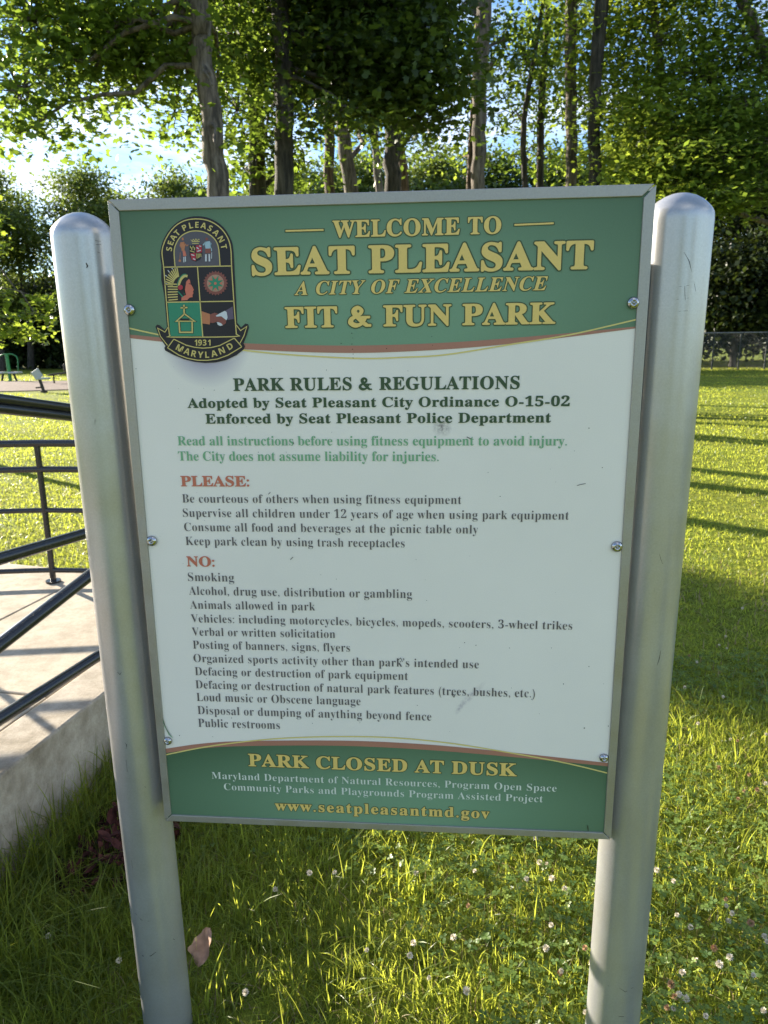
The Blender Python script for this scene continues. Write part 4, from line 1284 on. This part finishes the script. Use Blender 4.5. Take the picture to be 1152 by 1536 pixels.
def hnear(x, y, rg):
    wallp = np.exp(-((x + 1.25) / 0.22) ** 2)
    tall = np.clip(0.5 + 0.5 * np.sin(x * 5.1 + 1.0) * np.sin(y * 4.3 + 2.0), 0, 1)
    left = np.clip(-(x + 0.1) * 1.2, 0, 1)
    return rg.uniform(0.25, 1.25, len(x)) * (0.048 + 0.05 * tall * (0.4 + left) + 0.035 * left + 0.13 * wallp)
blades(52000, (-1.45, 1.7), (1.1, 3.3), hnear, 0.0050, 0.85, 21, M['grass'], 'grass', 'uncut green grass around the sign posts and along the wall', segs=4, clump=0.035)
blades(9000, None, None, (0.02, 0.07), 0.008, 1.2, 27, M['dry_grass'], 'dry_grass', 'pale dead blades scattered over the open lawn', segs=2, xy=lambda rg, n: (lambda y: (rg.uniform(-0.75, 0.62, n) * y, y))(3.0 * (20 / 3.0) ** rg.uniform(0, 1, n)), mask=lambda x, y, rg: np.sin(x * 1.3 + 2) * np.sin(y * 1.1) + rg.normal(0, .4, len(x)) > 0.1)
blades(2600, (-1.45, 1.7), (1.15, 3.3), (0.09, 0.19), 0.0058, 0.5, 28, M['grass'], 'tall_grass', 'taller grass tufts standing out of the near lawn', segs=5, clump=0.03,
       mask=lambda x, y, rg: (x < -0.1 + 0.25 * (y - 1.4)) | (rg.uniform(0, 1, len(x)) < 0.16))
blades(9000, (-1.45, 1.7), (1.1, 3.3), (0.02, 0.06), 0.0035, 1.2, 22, M['dry_grass'], 'dry_grass', 'straw-coloured dead blades lying in the near grass', segs=3)
def xy_fan(y0, y1, p):
    def f(rg, n):
        y = y0 * (y1 / y0) ** rg.uniform(0, 1, n)
        x = rg.uniform(-0.75, 0.62, n) * y
        return x, y
    return f
blades(110000, None, None, lambda x, y, rg: rg.uniform(0.4, 1.0, len(x)) * (0.034 + 0.0022 * y), lambda x, y: 0.0035 + 0.0009 * y, 1.3, 23, M['grass'], 'grass', 'mown green lawn grass of the open park', xy=xy_fan(3.0, 13, 1), segs=2)
blades(110000, None, None, lambda x, y, rg: rg.uniform(0.4, 1.0, len(x)) * (0.04 + 0.0009 * y), lambda x, y: 0.0035 + 0.0011 * y, 1.3, 24, M['grass'], 'grass', 'distant mown lawn grass', xy=xy_fan(12.5, 48, 1), segs=2,
       mask=lambda x, y, rg: ~((x < -13) & (y > 26.5) & (y < 37.5)))

# clover leaves
rg = np.random.default_rng(31)
n = 20000
x = rg.uniform(-1.2, 1.9, n); y = rg.uniform(1.1, 3.6, n)
patch = np.sin(x * 3.1 + 0.3) + np.sin(y * 3.7 + x) + 0.9 * (x > 0.1) + rg.normal(0, .5, n)
ok = (patch > 0.2) & ~inside_path(x, y)
x, y = x[ok], y[ok]; n = len(x)
hz = rg.uniform(0.02, 0.062, n) + lump(x, y)
ang = rg.uniform(0, 2 * np.pi, n)
leaflet = np.array([(0, 0.05, 0), (0.34, 0.35, 0.05), (0.36, 0.75, 0.1), (0.0, 0.92, 0.02), (-0.36, 0.75, 0.1), (-0.34, 0.35, 0.05)])
lt = np.array([(0, 1, 2), (0, 2, 3), (0, 3, 4), (0, 4, 5)])
tv, tt = [], []
for k in range(3):
    a = 2 * math.pi * k / 3
    ca, sa = math.cos(a), math.sin(a)
    tt.append(lt + len(tv) * 6)
    tv.append(np.stack([leaflet[:, 0] * ca - leaflet[:, 1] * sa, leaflet[:, 0] * sa + leaflet[:, 1] * ca, leaflet[:, 2]], 1))
tv = np.vstack(tv); tt = np.vstack(tt)
u, w_, nz = rot_mats(n, 0.4, rg)
s = rg.uniform(0.008, 0.015, n)
C_ = np.stack([x, y, hz], 1)
V = C_[:, None, :] + s[:, None, None] * (tv[None, :, 0, None] * u[:, None, :] + tv[None, :, 1, None] * w_[:, None, :] + tv[None, :, 2, None] * nz[:, None, :])
T = (tt[None] + (np.arange(n) * len(tv))[:, None, None]).reshape(-1, 3)
tag(mk_np('clover_leaves', V.reshape(-1, 3), T, M['clover'], None, np.repeat(rg.uniform(0, 1, n), len(tt))), 'small three-part clover leaves carpeting the near grass', 'clover', kind='stuff')

# clover flower heads
def flower_mesh(headmat, seed):
    r = random.Random(seed)
    V, Fc, mi = [], [], []
    hh = 1.0
    v_, f_ = tube_geo([(0, 0, -4.5), (0.2, 0.1, -2.2), (0, 0, 0)], [0.09, 0.08, 0.08], 4, False)
    V += v_; Fc += f_; mi += [1] * len(f_)
    for k in range(46):
        # florets: small lance petals pointing outward
        z = 1 - 1.7 * (k + 0.5) / 46; a = k * 2.39996
        rr = math.sqrt(max(0, 1 - z * z))
        d_ = Vector((rr * math.cos(a), rr * math.sin(a), z))
        t = d_.cross(Vector((0, 0, 1)) if abs(z) < .95 else Vector((1, 0, 0))).normalized()
        L_ = r.uniform(0.85, 1.15)
        b0 = len(V)
        p = d_ * 0.3
        V += [tuple(p - t * 0.10), tuple(p + t * 0.10), tuple(d_ * L_ * 0.8 + t * 0.16 + Vector((0, 0, .12))), tuple(d_ * L_ + Vector((0, 0, .2))), tuple(d_ * L_ * 0.8 - t * 0.16 + Vector((0, 0, .12)))]
        Fc.append((b0, b0 + 1, b0 + 2, b0 + 3, b0 + 4)); mi.append(0)
    me = bpy.data.meshes.new('clover_flower')
    me.from_pydata(V, [], Fc)
    me.materials.append(headmat); me.materials.append(M['stem'])
    me.polygons.foreach_set('material_index', mi)
    me.update()
    return me
fm = [flower_mesh(M['flower'], 1), flower_mesh(M['flower_old'], 2)]
rg = np.random.default_rng(77)
cand = []
for (px, py) in ((465, 1318), (502, 1318), (624, 1312), (413, 1341), (712, 1298), (828, 1306), (790, 1318), (680, 1410), (700, 1492), (820, 1410), (550, 1435), (368, 1483), (54, 1382), (73, 1410), (178, 1440),
                 (1047, 1086), (1097, 1098), (1107, 1106), (1150, 1092), (1123, 1168), (1108, 1190), (1115, 1195), (1037, 1377), (1090, 1358), (1098, 1372), (1080, 1438), (1008, 1468), (1014, 1478), (1000, 1516), (1046, 1425), (1095, 1432), (1130, 1462), (1145, 1520), (1060, 1510), (1012, 1497), (1030, 1490), (1072, 1415)):
    g_ = ground(px, py, 0.07); cand.append((g_[0], g_[1]))
for _ in range(90):
    yy = 1.4 + 2.9 * rg.uniform() ** 1.2; xx = rg.uniform(-0.1, 0.62 * yy)
    cand.append((xx, yy))
for i, (x_, y_) in enumerate(cand):
    old = i >= 15 and rg.uniform() < 0.33
    o = bpy.data.objects.new('clover_flower', fm[1 if old else 0])
    col.objects.link(o)
    s = rg.uniform(0.006, 0.0105)
    o.scale = (s, s, s * 0.95)
    o.location = (x_, y_, 0.062 + float(lump(x_, y_)) + rg.uniform(-0.02, 0.03))
    o.rotation_euler = (rg.normal(0, .25), rg.normal(0, .25), rg.uniform(0, 6.28))
    if old: tag(o, 'withered brownish pink clover flower head in the near grass', 'clover flower', 'withered clover flowers in the grass')
    else: tag(o, 'small white clover flower head poking out of the near grass', 'clover flower', 'white clover flowers in the grass')

# fallen pinkish leaf
def curled_leaf(name, c, L_, W_, tilt, yaw, mat, curl=0.5, parent=None, label=None, cat=None, seed=0):
    r = random.Random(seed)
    nu, nv = 12, 8
    V, Fc = [], []
    Rm = Matrix.Rotation(yaw, 3, 'Z') @ Matrix.Rotation(tilt, 3, 'X')
    for i in range(nu + 1):
        t = i / nu
        wv = W_ * math.sin(math.pi * min(1, t * 0.93 + 0.05)) ** 0.75 * (1 + 0.10 * math.sin(t * 21))
        for j in range(nv + 1):
            s_ = j / nv * 2 - 1
            p = Vector((s_ * wv / 2, (t - 0.0) * L_, 0.018 * math.sin(t * 9 + s_ * 2) * 0.35 + curl * (s_ * wv / 2) ** 2 / W_ * 2.2 + 0.18 * L_ * (t - .5) ** 2 + 0.003 * math.sin(9 * s_ + 11 * t)))
            q = Rm @ p + Vector(c)
            V.append(tuple(q))
    for i in range(nu):
        for j in range(nv):
            a = i * (nv + 1) + j
            Fc.append((a, a + 1, a + nv + 2, a + nv + 1))
    o = mk(name, V, Fc, mat, parent, smooth=True, loc=c if parent is None else None)
    if label: tag(o, label, cat)
    return o
g_ = ground(298, 1452, 0.045)
curled_leaf('fallen_leaf', (g_[0], g_[1], 0.05), 0.088, 0.055, rad(46), rad(-12), M['dead_leaf'], 0.7, label='curled pinkish brown dead leaf caught in the grass beside the left post', cat='leaf', seed=4)

# heap of dark red dead leaves against the wall
base_ = ground(160, 1322, 0.0)
hp = empty('leaf_litter', (base_[0], base_[1], 0), 'heap of dark red dead leaves against the wall behind the left post', 'leaf pile')
gl = []
rr_ = random.Random(9)
for k in range(420):
    u_ = rr_.random()
    c = Vector((base_[0] + rr_.uniform(-0.13, 0.16), base_[1] + rr_.uniform(-0.08, 0.30), 0))
    hz_ = max(0.02, 0.20 * (1 - abs((c.x - base_[0] - 0.05)) / 0.22)) * rr_.uniform(0.2, 1.0)
    L_ = rr_.uniform(0.03, 0.06); W_ = L_ * 0.5
    yaw = rr_.uniform(0, 6.28); ti = rr_.uniform(-1.2, 1.2)
    Rm = Matrix.Rotation(yaw, 3, 'Z') @ Matrix.Rotation(ti, 3, 'X')
    V_ = []
    for (a_, b_, c_) in ((0, 0, 0), (W_ * .5, L_ * .3, .006), (W_ * .45, L_ * .7, .01), (0, L_, 0.012), (-W_ * .45, L_ * .7, .012), (-W_ * .5, L_ * .3, .008), (0, L_ * .5, -.004)):
        V_.append(tuple(Rm @ Vector((a_, b_, c_)) + c + Vector((0, 0, hz_))))
    gl.append((V_, [(6, 0, 1), (6, 1, 2), (6, 2, 3), (6, 3, 4), (6, 4, 5), (6, 5, 0)]))
o = mk('dead_leaves', *join(gl), M['red_litter'], hp); o['kind'] = 'stuff'

# ------------------------------------------------------------------ exercise equipment (far left)
def pt(px, py): return ground(px, py)
# A: green frame with side arms
g_ = pt(14, 572)
ax, ay = g_[0], g_[1]
k = ay / F
a_ = empty('exercise_station', (ax, ay, 0), 'green framed outdoor exercise station with seats at the left edge', 'exercise machine')
mk('upright', *tube_geo([(ax + 2 * k, ay, 0), (ax + 1.0 * k, ay, 42 * k)], 0.09, 10), M['green_paint'], a_, smooth=True)
mk('top_bar', *tube_geo([(ax - 14 * k, ay, 30 * k), (ax - 12 * k, ay, 37 * k), (ax - 4 * k, ay, 41 * k), (ax + 10 * k, ay, 41 * k), (ax + 16 * k, ay, 38 * k), (ax + 18 * k, ay, 33 * k)], 0.03, 8), M['green_paint'], a_, smooth=True)
for s_ in (-13, 18):
    mk('side_arm', *tube_geo([(ax + s_ * k, ay, 34 * k), (ax + s_ * k, ay - .1, 14 * k)], 0.022, 8), M['green_paint'], a_, smooth=True)
for s_ in (-12, 12):
    o = mk('seat', *box_geo(ax + (s_ - 8) * k, ax + (s_ + 8) * k, ay - .3, ay + .2, 12 * k, 14.5 * k), M['grey_plastic'], a_); bevel(o, 0.02)
    mk('seat_leg', *tube_geo([(ax + s_ * k, ay, 0), (ax + s_ * k * .7, ay, 12 * k)], 0.06, 8), M['dark_metal'], a_, smooth=True)
# B: rider with inclined backrest
g_ = pt(66, 589); bx, by = g_[0], g_[1]; k = by / F
b_ = empty('exercise_station', (bx, by, 0), 'grey exercise seat with tilted backrest standing on the lawn by the mulch', 'exercise machine')
mk('base', *tube_geo([(bx, by, 0), (bx, by, 3 * k)], 0.13, 12), M['dark_metal'], b_)
mk('column', *tube_geo([(bx, by, 2 * k), (bx - 5 * k, by, 22 * k)], 0.06, 10), M['dark_metal'], b_, smooth=True)
v_, f_ = box_geo(-0.17, 0.17, -0.03, 0.03, 0, 14 * k)
Rm = Matrix.Rotation(rad(-32), 3, 'Y')
V_ = [tuple(Rm @ Vector(q) + Vector((bx - 4 * k, by, 22 * k))) for q in v_]
bevel(mk('backrest', V_, f_, M['grey_plastic'], b_), 0.02)
bevel(mk('seat', *box_geo(bx - 5 * k, bx + 9 * k, by - .18, by + .18, 20 * k, 23 * k), M['grey_plastic'], b_), 0.02)
mk('foot_bar', *tube_geo([(bx - 6 * k, by - .25, 8 * k), (bx - 6 * k, by + .25, 8 * k)], 0.03, 8), M['dark_metal'], b_, smooth=True)
# C: low bench with a dark weight box
g_ = pt(92, 576); cx, cy = g_[0], g_[1]; k = cy / F
c_ = empty('exercise_station', (cx, cy, 0), 'low dark exercise bench half hidden by the left post', 'exercise machine')
V_, f_ = box_geo(-0.55, 0.55, -0.16, 0.16, -0.04, 0.04)
Rm = Matrix.Rotation(rad(-7), 3, 'Y')
bevel(mk('bench_board', [tuple(Rm @ Vector(q) + Vector((cx, cy, 0.5))) for q in V_], f_, M['dark_metal'], c_), 0.015)
for s_ in (-0.35, 0.38):
    mk('leg', *tube_geo([(cx + s_, cy, 0), (cx + s_, cy, 0.46)], 0.04, 8), M['dark_metal'], c_, smooth=True)
bevel(mk('headrest', *box_geo(cx + 0.25, cx + 0.6, cy - .15, cy + .15, 0.62, 0.95), M['dark_metal'], c_), 0.05, 3)

# ------------------------------------------------------------------ chain-link fence (right, far)
fl = empty('chain_link_fence', (18, 45, 0), 'grey chain-link fence with dark posts across the far right of the lawn', 'fence')
FY = 45.0
def fpt(px): return at(px, 555, FY)[0]
xs = [fpt(1067 + 39.5 * i) for i in range(-14, 9)]
H_ = 2.15
for x_ in xs:
    mk('fence_post', *tube_geo([(x_, FY, 0), (x_, FY, H_)], 0.045, 8), M['fence_post'], fl, smooth=True)
mk('top_rail', *tube_geo([(xs[0], FY, H_), (xs[-1], FY, H_)], 0.035, 8), M['fence_wire'], fl, smooth=True)
gl = []
x_ = xs[0]
while x_ < xs[-1] - H_:
    for sgn in (1, -1):
        xa, xb = (x_, x_ + H_) if sgn > 0 else (x_ + H_, x_)
        gl.append(tube_geo([(xa, FY - 0.004 * sgn, 0.03), (xb, FY - 0.004 * sgn, H_ - 0.03)], 0.0045, 3, False))
    x_ += 0.16
w_o = mk('wire_mesh', *join(gl), M['fence_wire'], fl); w_o['kind'] = 'stuff'
